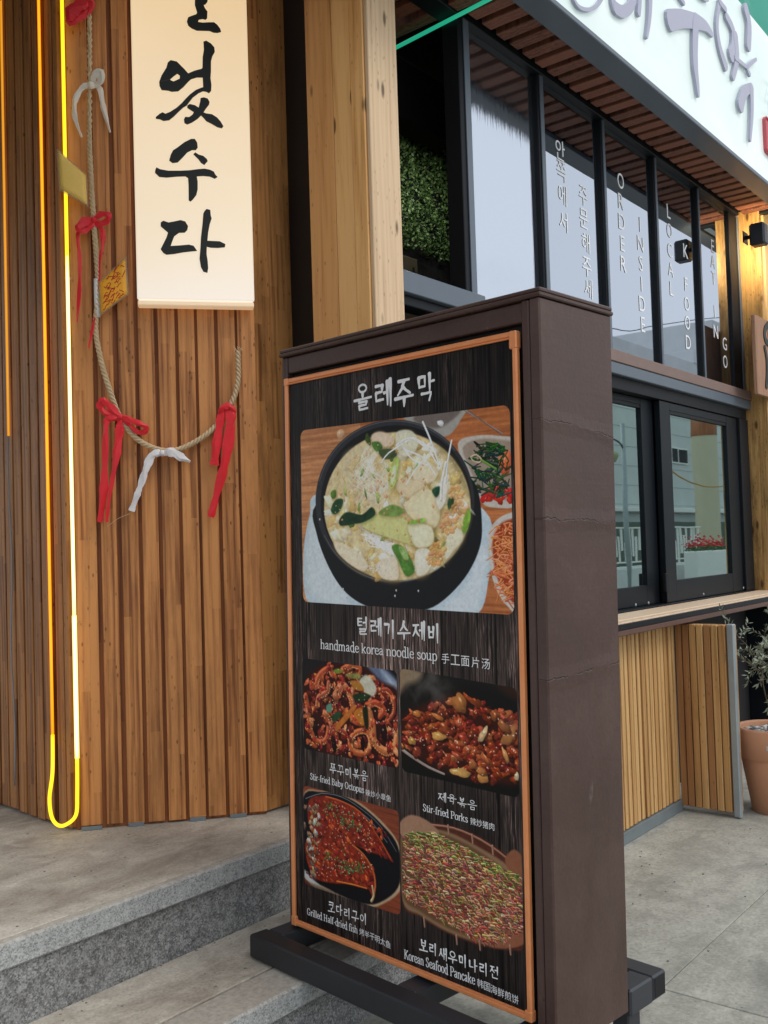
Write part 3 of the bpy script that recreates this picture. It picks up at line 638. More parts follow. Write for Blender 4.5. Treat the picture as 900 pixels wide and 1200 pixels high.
# head beam and mullions
bx('head_beam', M['black'], front, UL, UR, -.035, .06, zt, zt+.12, .003)
mull = [(525, 553.5, 200, .03, .075), (621.5, 639, 200, .022, .05), (693, 711, 250, .02, .036), (756.7, 772, 290, .018, .036), (808, 822, 320, .016, .034), (848, 868.5, 350, .012, .19)]
MU = []
for a, b, yy_m, d, wmin in mull:
    zb = 2.485 if a < 600 else 2.436
    xr = fu(b, yy_m, d)[0]; xl = xr-wmin
    o = bx('mullion', M['black'], front, xl, xr, -d, .05, zb, zt-.001, .003)
    w = xr-xl; k_ = min(.66*w, .04)
    o2 = MB().box(0, k_, 0, .006, 0, zt-zb-.003, .001).build('sky_lit_strip', M['framelt'], o, False); o2.location = (w-k_-.001, -.0065, .001)  # paler strip puts the reflected sky into the mullion's front colour
    MU.append((xl, xr))
UR = MU[-1][1]
# panes
def pane(name, mat, x0_, x1_, z0_, z1_, y=.004):
    mb = MB(); mb.add([(x0_, y, z0_), (x1_, y, z0_), (x1_, y, z1_), (x0_, y, z1_)], [(0, 1, 2, 3)])
    mb.add([(x0_, y+.006, z0_), (x0_, y+.006, z1_), (x1_, y+.006, z1_), (x1_, y+.006, z0_)], [(0, 1, 2, 3)])
    return mb.build(name, mat, front, False)
PN = []
for i in range(5):
    x0_, x1_ = MU[i][1]+.001, MU[i+1][0]-.001
    PN.append(pane('window_pane', M['glass_streak'] if i == 0 else M['glass_up'], x0_, x1_, 2.44 if i else 2.486, zt-.001))
PN[0]['label'] = 'pane with dried cleaning streaks'
# window lettering
def letters(pane_o, items, h, fontk=1.0):
    for ch_, px, py in items:
        u_, z_ = fu(px, py, -.012)
        mb = MB(); font_line(mb, ch_, (u_-h*.5, z_-h/2), (u_+h*.5, z_-h/2), h, .0015, .0)
        o = mb.build('letter', M['letter'], pane_o, False)
Zq = lambda x, y: (600+x/3, y/3)
Zr = lambda x, y: (780+x/4.615, 220+y/4.615)
letters(PN[1], [('안', *Zq(163, 530)), ('쪽', *Zq(168, 604)), ('에', *Zq(172, 687)), ('서', *Zq(175, 780))], .10)
letters(PN[1], [('주', *Zq(245, 690)), ('문', *Zq(247, 770)), ('해', *Zq(254, 855)), ('주', *Zq(258, 940)), ('세', *Zq(263, 1015))], .10)
letters(PN[2], [('O', *Zq(376, 638)), ('R', *Zq(377, 710)), ('D', *Zq(380, 782)), ('E', *Zq(383, 858)), ('R', *Zq(386, 930))], .085)
letters(PN[2], [('I', *Zq(444, 790)), ('N', *Zq(446, 858)), ('S', *Zq(448, 928)), ('I', *Zq(450, 1000)), ('D', *Zq(452, 1070)), ('E', *Zq(455, 1142))], .085)
letters(PN[3], [('L', *Zq(545, 745)), ('O', *Zq(548, 812)), ('C', *Zq(550, 880)), ('A', *Zq(553, 948)), ('L', *Zq(556, 1016))], .085)
letters(PN[3], [('K', *Zr(100, 345)), ('F', *Zr(103, 525)), ('O', *Zr(107, 630)), ('O', *Zr(110, 732)), ('D', *Zr(114, 838))], .085)
letters(PN[4], [('E', *Zr(246, 318)), ('A', *Zr(248, 402)), ('T', *Zr(252, 490)), ('I', *Zr(258, 672)), ('N', *Zr(264, 780)), ('G', *Zr(312, 845)), ('O', *Zr(315, 942))], .085)
# transom
bx('transom_beam', M['framelt'], front, UL, MU[0][1]+.03, -.055, .05, 2.40, 2.4835, .003)
bx('transom_trim', M['trim_brown'], front, MU[0][1]+.032, UR+.05, -.045, .05, 2.372, 2.434, .003)
bx('transom_rail', M['framelt'], front, MU[0][1]+.032, UR+.02, -.04, .05, 2.309, 2.370, .003)
bx('transom_rail', M['frame'], front, UL, MU[0][1]+.03, -.03, .05, 2.36, 2.398, .003)
# lower sliding windows
zb = 1.065
bx('window_head', M['black'], front, UL, UR, -.01, .09, 2.24, 2.307, .002)
bx('sill_rail', M['frame'], front, UL, UR, -.03, .10, zb, fu(800, 705, .03)[1], .004)
ztrk = fu(800, 705, .03)[1]
s2l, s2r = fu(773, 480)[0], fu(866, 560)[0]
bx('side_jamb', M['black'], front, s2r+.002, UR, -.02, .09, ztrk+.001, 2.238, .003)
gl2l, gzt = fu(782.5, 481, -.01); gl2r, gzb = fu(857, 672, -.01)
gzb2 = fu(789, 680, -.01)[1]
def sash(x0_, x1_, y0_, gx0, gx1, gz0, gz1, z0_, z1_):
    s_ = MB(); y1_ = y0_+.035
    s_.box(x0_, gx0, y0_, y1_, z0_, z1_, .002); s_.box(gx1, x1_, y0_, y1_, z0_, z1_, .002)
    s_.box(gx0+.0005, gx1-.0005, y0_+.001, y1_-.001, z0_, gz0, .002); s_.box(gx0+.0005, gx1-.0005, y0_+.001, y1_-.001, gz1, z1_, .002)
    o = s_.build('sliding_window', M['frame'], front, False)
    b = MB(); b.box(gx0, gx0+.018, y0_+.004, y0_+.012, gz0, gz1, .001); b.box(gx0, gx1, y0_+.004, y0_+.012, gz1-.02, gz1, .001)
    b.build('glazing_bead', M['black'], o, False)
    p = MB(); p.add([(gx0, y0_+.016, gz0), (gx1, y0_+.016, gz0), (gx1, y0_+.016, gz1), (gx0, y0_+.016, gz1)], [(0, 1, 2, 3)])
    p.build('glass_pane', M['glass_lo'], o, False); return o
zs0, zs1 = ztrk+.002, 2.236
sash(s2l, s2r, .0, gl2l, gl2r, gzb2, gzt, zs0, zs1)
g1r = fu(753, 560, -.05)[0]
s1 = sash(-.55, s2l+.0, .045, -.45, g1r, fu(725, 690, -.05)[1], fu(718, 467, -.05)[1], zs0, zs1)
sash(UL+.01, -.56, .003, UL+.09, -.64, gzb2, gzt, zs0, zs1)
hd = MB(); hx = fu(779, 680)[0]; hd.box(hx-.03, hx+.01, -.022, -.001, fu(779, 700)[1]+.03, fu(779, 678)[1]+.03, .004); hd.build('pull_handle', M['black'], front, False)
for px_ in (745, 760, 825, 872):
    u_ = fu(px_, 710, .03)[0]; b = MB(); b.blob((u_, -.031, zb+.03), .008, 1, 5, squash=(1, .5, 1)); b.build('screw', M['galv'], front, False)
# interior
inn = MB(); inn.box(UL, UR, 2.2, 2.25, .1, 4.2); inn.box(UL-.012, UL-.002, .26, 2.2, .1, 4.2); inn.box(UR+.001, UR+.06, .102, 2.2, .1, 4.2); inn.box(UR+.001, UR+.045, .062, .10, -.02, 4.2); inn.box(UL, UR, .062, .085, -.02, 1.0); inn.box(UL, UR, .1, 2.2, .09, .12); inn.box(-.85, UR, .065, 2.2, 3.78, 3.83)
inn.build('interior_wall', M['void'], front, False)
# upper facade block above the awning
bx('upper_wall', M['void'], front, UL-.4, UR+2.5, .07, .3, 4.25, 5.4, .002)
# left open bay: interior beam, light strip, hedge panel, board with writing
beam_t = fu(500, 85, -.4)[1]; beam_b = fu(500, 152, -.4)[1]
bx('interior_beam', M['void'], front, UL, -.3, .40, .52, fu(461.7, 132, -.40)[1], fu(461.7, 63, -.40)[1], .003)
ls = thing('ceiling_light_strip', 'thin white light strip glowing above the leafy green wall indoors', 'lamp', FA)
l0, lz0 = fu(458, 133, -.55); l1, lz1 = fu(490, 152, -.55)
MB().tube([(l0, .55, lz0), (l1, .55, (lz0+lz1)/2)], .010, 8).build('light_tube', M['tubew'], ls, False)
il = bpy.data.lights.new('strip_glow', 'AREA'); il.shape = 'RECTANGLE'; il.size = .9; il.size_y = .03; il.energy = 3.6; il.color = (1, .97, .86)
ilo = bpy.data.objects.new('strip_glow', il); link(ilo, ls); ilo.location = (l1+.1, .56, (lz0+lz1)/2-.02); ilo.rotation_euler = (math.radians(28), 0, 0)
hw = thing('artificial_hedge_panel', 'panel of small artificial box leaves on the wall inside the open bay', 'hedge', FA)
hb = MB(); hx0, hz1 = fu(455, 132, -.9); hx1, hz0 = fu(560, 300, -.9)
hz0 = fu(490, 285, -.9)[1]
bx('backing', M['void'], hw, hx0-.2, hx1+.3, .93, .95, hz0-.3, hz1+.1, .001)
nL = 9000; V = []; F_ = []; mi_ = []
cx = rng.uniform(hx0-.15, hx1+.1, nL); cz = rng.uniform(hz0-.05, hz1+.02, nL); cy = .915-rng.uniform(0, .05, nL)-.03*np.sin(cx*23)*np.sin(cz*19)
mbh = MB()
for i in range(nL):
    d1 = rng.normal(size=3); d1 /= np.linalg.norm(d1); d2 = np.cross(d1, rng.normal(size=3)); d2 /= np.linalg.norm(d2)
    c_ = np.array((cx[i], cy[i], cz[i])); s_ = rng.uniform(.008, .013)
    mbh.add([c_-d1*s_, c_+d2*s_*.6, c_+d1*s_, c_-d2*s_*.6], [(0, 1, 2, 3)], mi=int(rng.random() < .35))
fo = mbh.build('foliage', [M['hedge'], M['hedge2']], hw, False); fo['kind'] = 'stuff'
ib = thing('interior_menu_board', 'dim beige board with dark strokes of writing inside the open bay', 'sign', FA)
bz1, bz0 = fu(500, 306, -.7)[1], fu(500, 350, -.7)[1]
bx('panel', M['inwall'], ib, UL+.05, -.2, .72, .74, bz0-.15, bz1, .002)
mb = MB(); k = 0
for x_ in (479, 487, 497, 509, 519, 531):
    a_ = fu(x_, 316+(x_-479)*.35, -.7); h_ = .12
    st_, w_ = hangul('니시드 이'[k % 5] if k != 3 else '시'); k += 1
    stroke_mesh(mb, fit(st_, 1, (a_[0], a_[1]-h_*.8), (a_[0]+.09, a_[1]-h_*.8), h_), .717, stag=.0003)
mb.build('lettering', M['ink'], ib, False)
# soffit with slats, front beam, sign
sof = thing('slatted_awning', 'dark red timber slatted soffit under a black beam above the tall windows', 'awning', FA)
OV = .335
x_ = -2.3; 
while x_ < UR-.02:
    y1_ = -.052 if x_ > -.95 else .36
    bx('slat', M['soffit'], sof, x_, x_+.072, -OV+.07, y1_, 3.668+random.uniform(-.002, .002), 3.70, .003); x_ += .112
bx('soffit_board', M['void'], sof, -2.4, UR, -OV+.02, .062, 3.71, 3.73, .001)
bx('front_beam', M['black'], sof, -2.4, UR+.03, -OV-.02, -OV+.066, 3.655, 3.79, .004)
bx('roof_deck', M['void'], sof, -2.4, UR, -OV, .3, 3.80, 3.83, .001)
for k in range(11):
    b = MB(); b.blob((-1.0+k*.37, -OV-.022, 3.70), .009, k, 5, squash=(1, .5, 1)); b.build('bolt', M['galv'], sof, False)
bx('end_beam', M['black'], sof, UR+.032, UR+.10, -OV, .06, 3.657, 3.79, .003)
# the big sign stands on the beam
SO = OV+.03
sg = thing('roof_sign', 'long pale shop sign with raised lavender brush letters above the awning', 'sign', FA, (0, -SO, 0))
_, zs = fu(643, 8, SO); _, zs_b = fu(900, 214, SO); zsb = (zs+zs_b)/2
sgu = lambda px, py: fu(px, py, SO)
ztop = sgu(900, 45)[1]
bx('sign_frame', M['framelt'], sg, -2.4, 4.6, -.02, .10, zsb-.015, zsb+.012, .004)
bx('sign_board', M['signface'], sg, -2.4, 4.6, -.01, .09, zsb+.013, ztop, .004)
def pxs(L, conv, frf, wsc=1.0):
    """strokes given in zoomed pixels with widths -> local strokes"""
    out = []
    for S in L:
        w0, w1 = S[0]; P = [conv(*p) for p in S[1:]]; Q = [frf(*p) for p in P]; Q = smooth(Q, 4)
        # local scale: metres per zoom pixel near the stroke
        a = frf(*conv(S[1][0], S[1][1])); b = frf(*conv(S[1][0]+10, S[1][1])); c_ = frf(*conv(S[1][0], S[1][1]+10))
        m_ = (abs(b[0]-a[0])/10*abs(c_[1]-a[1])/10)**.5
        n = len(Q); out.append([(q[0], q[1], (w0+(w1-w0)*i/(n-1))*m_*wsc) for i, q in enumerate(Q)])
    return out
big = {
 'ol': [[(9, 9), (195, -14), (205, 14), (222, 34), (252, 41), (280, 28), (298, 4), (300, -14)], [(22, 22), (180, -60), (320, -72)]],
 're': [[(14, 30), (338, -40), (338, 5), (346, 34)], [(30, 24), (346, 34), (372, 48), (398, 32), (412, 0)], [(16, 16), (430, -60), (432, 0), (428, 55)], [(22, 8), (468, -70), (468, 20), (464, 85), (456, 138)]],
 'ju': [[(14, 10), (560, -40), (575, -5), (590, 18)], [(12, 8), (640, -20), (660, 0), (674, 4)], [(46, 34), (538, 78), (580, 72), (630, 80)], [(34, 12), (630, 80), (665, 98), (688, 128)], [(30, 24), (628, 92), (626, 180), (628, 250)], [(24, 10), (628, 250), (634, 300), (638, 342)]],
 'mak': [[(10, 22), (716, 12), (706, 90), (716, 170), (738, 240)], [(16, 30), (738, 60), (762, 110), (764, 170), (756, 200)], [(26, 14), (770, 130), (776, 210), (762, 278)], [(12, 12), (714, 12), (736, 40)], [(26, 22), (806, 34), (818, 90), (816, 170)], [(10, 7), (768, 208), (790, 226), (812, 244)], [(9, 7), (820, 268), (812, 242), (842, 214)], [(30, 18), (786, 378), (800, 330), (824, 312)], [(22, 8), (824, 312), (826, 400), (820, 498)]]}
for k_, L in big.items():
    mb = MB(); stroke_mesh(mb, pxs(L, Zq, sgu), -.026, .014, .0008); mb.build('raised_letter', M['signletter'], sg)
sx0, sz1 = sgu(*Zq(872, 388)); sx1, sz0 = sgu(*Zq(905, 560))
mb = MB(); mb.box(sx0, sx0+.42, -.028, -.011, sz0, sz1-.04, .02); st_o = mb.build('red_stamp', M['stamp'], sg, False)
mb = MB(); st_, w_ = hangul('주막', .09)
stroke_mesh(mb, [[(sx0+.05+p[0]*.16 if p[0] < 1 else sx0+.05+(p[0]-1)*.16, sz0+.1+p[1]*.2+(.22 if p[0] < 1 else 0), .014) for p in S] for S in st_], -.030, stag=.0003)
mb.build('lettering', M['letter'], st_o, False)
tc = thing('teal_canopy', 'teal fabric canopy showing above the right end of the shop sign', 'canopy', FA)
a_, b_ = fu(855, -10, .9), fu(930, 60, .9)
mb = MB(); zc = fu(895, 30, .15)[1]
nx_ = 26
for i in range(nx_):
    x_a, x_b = 1.0+i*.16, 1.0+(i+1)*.16
    for j in range(4):
        f_ = lambda x, t_: (x, -.25+.10*t_+.03*math.sin(x*14+t_), ztop-.02+t_*.45+.03*math.sin(x*9+2*t_))
        mb.add([f_(x_a, j), f_(x_b, j), f_(x_b, j+1), f_(x_a, j+1)], [(0, 1, 2, 3)], True)
mb.build('canopy_cloth', M['teal'], tc)
# green neon line running out under the soffit
gn = thing('green_neon_line', 'thin green neon tube crossing under the soffit above the open bay', 'neon light', None)
p0_, p1_ = onz(452, 62, 3.64), onz(585, -7, 3.64)
gn.location = p0_
MB().tube([(0, 0, 0), tuple(p1_-p0_)], .0085, 8).build('neon_tube', M['neong'], gn, False)

# ------------------------------------------------------------------ right wing: boards, plaque, lamp
wing = thing('timber_side_wall', 'yellow timber boarded wall with scorched edge post right of the windows', 'wall', FA)
wp = .16
pu = UR+.028
bx('post', M['charpost'], wing, pu, pu+.05, -wp+.012, .06, .95, 3.7, .003)
xw = pu+.052; k = 0
while xw < 5.2:
    bx('board', M['board_y'], wing, xw, xw+.098, -wp+random.uniform(-.002, .002), -wp+.02, .95, 3.9, .003); xw += .1005
bx('base_panel', M['frame'], wing, pu, 5.2, -wp+.03, .06, -.02, .95, .003)
xs_ = pu
while xs_ < 5:
    bx('ceiling_board', M['board_y'], wing, max(xs_, UR+.105), xs_+.118, -.5, -wp+.1, 3.905, 3.925, .002); xs_ += .12
bx('ceiling_beam', M['black'], wing, UR+.105, 5.2, -SO+.105, -SO+.17, 3.70, 3.9, .003)
pl = thing('hanging_plaque', 'reddish wooden plaque with a carved pink and black letter on yellow boards', 'sign', FA)
q0, qz1 = fu(884.5, 368, wp+.03); _, qz0 = fu(890, 462, wp+.03)
bx('board', M['plaque'], pl, q0, q0+.75, -wp-.03, -wp-.003, qz0, qz1, .004)
Zs = lambda x, y: (820+x/7.5, 340+y/7.5)
wf = lambda px, py: fu(px, py, wp+.03)
mb = MB(); stroke_mesh(mb, pxs([[(30, 30), (600, 300), (572, 340), (566, 400), (580, 450), (600, 470)], [(26, 30), (566, 500), (584, 600), (588, 720), (582, 850)], [(30, 30), (590, 800), (640, 780)]], Zs, wf), -wp-.036, .006, .0004); mb.build('carved_letter', M['ink'], pl)
mb = MB(); stroke_mesh(mb, pxs([[(40, 40), (640, 330), (608, 380), (620, 440)]], Zs, wf), -wp-.037, .006); mb.build('carved_letter', M['plaque_l'], pl)
lp = thing('wall_spotlight', 'black box spotlight shining warm light onto the yellow boards', 'lamp', FA)
lu, lz = fu(887, 276, .24)
mb = MB(); mb.box(lu-.04, lu+.05, -.30, -.20, lz-.07, lz+.075, .012); mb.build('housing', M['steelblk'], lp, False)
mb = MB(); mb.box(lu+.052, lu+.062, -.29, -.21, lz-.045, lz+.055, .01); mb.build('lens', M['bulb'], lp, False)
mb = MB(); mb.box(lu-.01, lu+.01, -.2, -wp-.003, lz-.012, lz+.012, .003); mb.box(lu-.05, lu+.05, -wp-.006, -wp-.003, lz-.04, lz+.04, .001); mb.build('bracket', M['black'], lp, False)
la = bpy.data.lights.new('spotlight_beam', 'SPOT'); la.energy = 19; la.color = (1, .74, .42); la.spot_size = 2.6; la.spot_blend = .8; la.shadow_soft_size = .05
lo = bpy.data.objects.new('spotlight_beam', la); link(lo, lp); lo.location = (lu+.10, -.26, lz+.01)
dv = Vector((1, .45, .1)); lo.rotation_euler = (-dv).to_track_quat('Z', 'Y').to_euler()

# ------------------------------------------------------------------ counter, slatted panel, folding leaf
CO = .27
cz_t = 1.052; lipb = fu(724, 747.2, CO)[1]
ct = thing('serving_counter', 'narrow wooden serving counter with dark brown lip under the sliding windows', 'counter', FA)
bx('counter_top', M['ctop'], ct, -.9, 3.9, -CO+.055, -.032, cz_t-.012, cz_t+.012, .004)
bx('counter_top', M['ctop'], ct, -.9, 3.9, -CO+.008, -CO+.05, cz_t-.012, cz_t+.008, .004)
bx('edge_strip', M['black'], ct, -.9, 3.9, -CO-.001, -CO+.006, cz_t-.026, cz_t+.002, .002)
bx('lip', M['lip'], ct, -.9, 3.9, -CO, -CO+.02, lipb, cz_t-.027, .003)
bx('underside', M['lip'], ct, -.9, 3.9, -CO+.021, -.032, cz_t-.045, cz_t-.013, .002)
sp_ = thing('slatted_counter_panel', 'narrow upright timber slats under the counter above a grey steel base strip', 'panel', FA)
SY = -.155; su1 = fu(795, 948, -SY)[0]; zl = cz_t-.047
lite = wood('slat_pale', (.64, .40, .17), (.42, .22, .075), .5, knots=.2, tone=.1, strips=False, specks=.4)
midw = wood('slat_mid', (.54, .31, .12), (.32, .155, .052), .5, knots=.2, tone=.1, strips=False, specks=.4)
darkw = wood('slat_dark', (.40, .20, .08), (.23, .10, .038), .5, knots=.2, tone=.1, strips=False, specks=.4)
xs_ = su1; k = 0
while xs_ > -.55:
    w = .034
    bx('slat', (lite, lite, midw, lite, midw, darkw)[(k*5+k*k) % 6], sp_, xs_-w, xs_, SY-.014+random.uniform(-.003, .003), SY, .062, zl, .0025); xs_ -= .0485; k += 1
bx('backing_board', M['slatback'], sp_, -.6, su1, SY+.001, SY+.02, .05, zl, .001)
bx('base_strip', M['plate'], sp_, -.6, su1+.01, SY-.024, SY+.01, .0, .058, .002)
lf = thing('folding_slatted_leaf', 'folded out timber slatted leaf with galvanised steel edge beside the flower pot', 'panel', FA, (su1+.012, SY-.02, 0))
yy = 0.0; ws = (.042,)*7
seq = (darkw, darkw, midw, lite, darkw, lite, midw)
for k in range(7):
    bx('slat', seq[k], lf, -.014+random.uniform(-.003, .003), .010, yy-.0335, yy, .03, .985, .0025); yy -= .0385
bx('backing_board', M['slatback'], lf, .011, .028, -.27, 0, .03, .985, .001)
bx('steel_edge', M['galv'], lf, -.008, .030, -.308, -.2725, .004, .99, .004)
bx('slat', midw, lf, .031, .05, -.304, -.0, .03, .985, .0025)
# ------------------------------------------------------------------ terracotta pot, pebbles, olive
pc = onz(921, 957, 0)+Vector((.0, .12, 0)); pr = .185
pot = thing('terracotta_pot', 'round terracotta pot with a small barcode sticker on the rim', 'plant pot', None, pc)
H_ = .44
mb = MB(); mb.lathe([(.10, .0), (.118, .0), (.165, H_-.16), (.166, H_-.155), (.158, H_-.156), (.155, H_-.15)]); mb.lathe([(.150, H_-.03), (.10, .02), (.0, .02)]); mb.build('pot_body', M['terra'], pot, False)
mb = MB(); mb.lathe([(.166, H_-.158), (.179, H_-.155), (.190, H_-.01), (.186, H_), (.170, H_), (.166, H_-.01), (.160, H_-.07)], n=48); mb.build('rim', M['terra'], pot, False)
mb = MB(); mb.lathe([(.165, H_-.05), (.0, H_-.045)]); mb.build('soil', M['soil'], pot, False)
mb = MB()
for k in range(9):
    a0, a1 = math.radians(238+k*2.6), math.radians(238+(k+1)*2.6)
    mb.add([(.1868*math.cos(a0), .1868*math.sin(a0), H_-.095), (.1868*math.cos(a1), .1868*math.sin(a1), H_-.095), (.1878*math.cos(a1), .1878*math.sin(a1), H_-.070), (.1878*math.cos(a0), .1878*math.sin(a0), H_-.070)], [(0, 1, 2, 3)])
lb_ = mb.build('sticker', M['sticker'], pot, False)
mb = MB()
for k in range(6):
    a0 = math.radians(241+k*1.6); a1 = a0+math.radians(.7)
    mb.add([(.1885*math.cos(a0), .1885*math.sin(a0), H_-.09), (.1885*math.cos(a1), .1885*math.sin(a1), H_-.09), (.1892*math.cos(a1), .1892*math.sin(a1), H_-.078), (.1892*math.cos(a0), .1892*math.sin(a0), H_-.078)], [(0, 1, 2, 3)])
mb.build('barcode', M['ink'], lb_, False)
mb = MB()
for k in range(150):
    r_, a_ = .155*math.sqrt(random.random()), random.uniform(0, 6.28)
    mb.blob((r_*math.cos(a_), r_*math.sin(a_), H_-.038+random.uniform(0, .012)), random.uniform(.008, .016), k, 5, squash=(1, 1, .7), mi=int(random.random() < .3))
pb = mb.build('pebbles', [M['pebble'], M['pebble2']], None, False); pb.location = pc; tag(pb, 'white and grey pebbles covering the soil in the terracotta pot', 'pebbles', kind='stuff')
ol = thing('olive_plant', 'small grey green olive plant with thin arching twigs in the terracotta pot', 'plant', None, pc)
mb = MB(); lv = MB(); rr = random.Random(5)
def twig(p, d, L, r, lev):
    P = [p]; n = 7
    for i in range(n):
        d = (d+Vector((rr.gauss(0, .12), rr.gauss(0, .12), rr.gauss(0, .08)-.05*lev))).normalized(); p = p+d*L/n; P.append(p)
        if lev >= 1:
            for s_ in (-1, 1, -1):
                if rr.random() < .9:
                    sd_ = d.cross(Vector((rr.gauss(0, 1), rr.gauss(0, 1), rr.gauss(0, 1)))).normalized(); ld = (d*.7+sd_).normalized(); l_ = rr.uniform(.022, .042); wd_ = ld.cross(d).normalized()*l_*.13
                    lv.add([p, p+ld*l_*.5+wd_, p+ld*l_, p+ld*l_*.5-wd_], [(0, 1, 2, 3)])
        if lev < 2 and i >= 2 and (lev == 0 or i % 2):
            for _ in range(2 if lev == 0 else 1):
                nd = (d+Vector((rr.gauss(0, .9), rr.gauss(0, .9), rr.gauss(0, .4)))).normalized(); twig(p, nd, L*.55, r*.55, lev+1)
    mb.tube(P, [r*(1-.6*i/n) for i in range(n+1)], 5)
for s_ in range(4):
    twig(Vector((rr.uniform(-.03, .03), rr.uniform(-.03, .03), H_-.05)), Vector((rr.gauss(-.10, .22), rr.gauss(-.1, .22), 1)).normalized(), rr.uniform(.40, .5), .006, 0)
mb.build('twigs', M['stem'], ol, False)
lo_ = lv.build('foliage', M['olive'], ol, False); lo_['kind'] = 'stuff'

# ------------------------------------------------------------------ light box sign
BO = .08; BA, BD = .035, .080
lbx = thing('light_box_sign', 'tall glowing cream light box with black brush writing on the slatted wall', 'sign', WL)
bl, bzb = WL.at(160, 350, BD); br, _ = WL.at(298.3, 354, BD); bl2, _ = WL.at(153.5, 0, BD)
BLX, BRX, BZ = (bl+bl2)/2+.0, br, bzb
bx('back_case', M['boxedge'], lbx, BLX+.004, BRX-.004, -.062, -.0245, BZ-.004, 4.4, .004)
o = MB().box(0, BRX-BLX, 0, .018, 0, 4.4-BZ, .004).build('front_face', M['lightbox'], lbx, False); o.location = (BLX, -BD, BZ)
bx('bottom_cap', M['boxunder'], lbx, BLX+.002, BRX-.002, -.0795, -.027, BZ-.022, BZ-.005, .003)
wfb = lambda px, py: WL.at(px, py, BD)
GL = {
 'eul': (205, 0, 12.857, [[(300,-60),(500,-60),(490,30),(460,70),(430,78),(450,130),(490,185),(485,280),(460,302),(420,290),(360,300),(345,340),(420,350),(500,345),(590,345),(640,385),(680,440),(695,485),(640,500),(580,495),(520,470),(430,468),(330,465),(250,430),(200,390),(180,330),(200,270),(260,245),(320,225),(335,195),(315,130),(300,80)]]),
 'eot': (175, 40, 9, [[(570,85),(600,75),(650,105),(685,145),(690,190),(665,235),(650,290),(650,400),(645,470),(655,540),(652,600),(630,625),(600,610),(565,605),(520,625),(460,670),(420,720),(395,755),(360,775),(310,820),(260,870),(210,910),(150,918),(110,900),(70,895),(68,880),(110,845),(140,830),(170,845),(220,825),(290,780),(340,735),(380,690),(430,640),(490,595),(545,572),(568,565),(562,460),(500,460),(440,478),(410,505),(360,560),(305,605),(235,610),(200,598),(130,592),(108,550),(104,513),(222,483),(226,493),(255,505),(290,490),(320,475),(322,440),(295,420),(260,445),(222,477),(105,507),(130,440),(180,360),(195,305),(225,280),(290,295),(330,335),(370,375),(410,420),(480,390),(550,372),(560,360),(562,250),(575,170),(572,110)],
   [(400,760),(425,742),(480,755),(520,780),(535,720),(540,680),(575,672),(615,685),(635,720),(630,745),(595,790),(570,830),(600,842),(660,850),(715,885),(750,925),(780,975),(765,995),(720,985),(650,945),(600,920),(575,890),(545,860),(510,895),(450,935),(400,955),(370,940),(365,905),(378,878),(420,880),(455,855),(470,825),(430,800),(400,780)]]),
 'su': (175, 150, 9, [[(210,345),(225,290),(250,240),(300,208),(370,155),(440,120),(480,120),(505,160),(510,210),(490,235),(450,235),(400,260),(350,315),(300,365),(245,372),(215,350)], [(465,280),(485,262),(520,285),(570,300),(605,330),(615,352),(598,370),(580,392),(545,370),(520,335)],
   [(75,420),(115,440),(200,455),(330,455),(430,450),(500,440),(580,433),(640,445),(680,465),(695,495),(718,520),(690,537),(640,515),(570,508),(500,512),(510,570),(510,650),(495,710),(460,755),(435,778),(415,765),(413,600),(408,530),(380,512),(290,515),(180,525),(105,518),(60,475),(62,450)]]),
 'da': (170, 230, 8.182, [[(150,255),(175,238),(225,255),(280,245),(340,232),(385,245),(412,290),(405,325),(380,350),(325,352),(280,385),(262,430),(245,480),(330,475),(420,467),(465,478),(498,525),(430,532),(360,540),(280,555),(205,562),(175,545),(150,510),(175,460),(205,400),(220,350),(185,320),(150,290)],
   [(570,145),(590,125),(625,135),(630,190),(638,215),(620,270),(605,350),(598,430),(650,432),(715,435),(770,462),(765,490),(700,497),(630,495),(592,485),(590,560),(600,620),(605,690),(598,735),(560,725),(535,680),(522,600),(530,500),(535,400),(550,270),(558,170)]])}
for k_, (ox_, oy_, sc_, Ls) in GL.items():
    mb = MB()
    for P in Ls:
        Q = [wfb(ox_+x/sc_, oy_+y/sc_) for x, y in P]; n = len(Q)
        V = [(q[0], -BD-.005, q[1]) for q in Q]+[(q[0], -BD-.0002, q[1]) for q in Q]
        mb.add(V, [tuple(range(n))]+[(i, (i+1) % n, n+(i+1) % n, n+i) for i in range(n)])
    mb.build('character', M['ink'], lbx)
# canopy over the entrance, above the picture; hanging drops added to shade the return
ec = thing('entrance_canopy', 'dark canopy over the entrance above the slatted wall, with drops added for shade', 'canopy', WL)
bx('canopy_board', M['void'], ec, -4.5, .30, -.7, -.03, 3.80, 3.90, .003)
bx('canopy_board', M['void'], ec, -4.5, -.02, -.028, 3.0, 3.80, 3.90, .003)
bx('canopy_board', M['void'], ec, -4.5, -.05, -2.2, -.705, 3.80, 3.90, .003)
bx('shade_valance', M['void'], ec, -4.5, -.05, -2.24, -2.205, 2.75, 3.90, .003)  # unseen drop, added to keep light off the top of the return
bx('shade_valance', M['void'], ec, -2.64, -2.6, -2.2, -.2, 2.2, 3.795, .003)

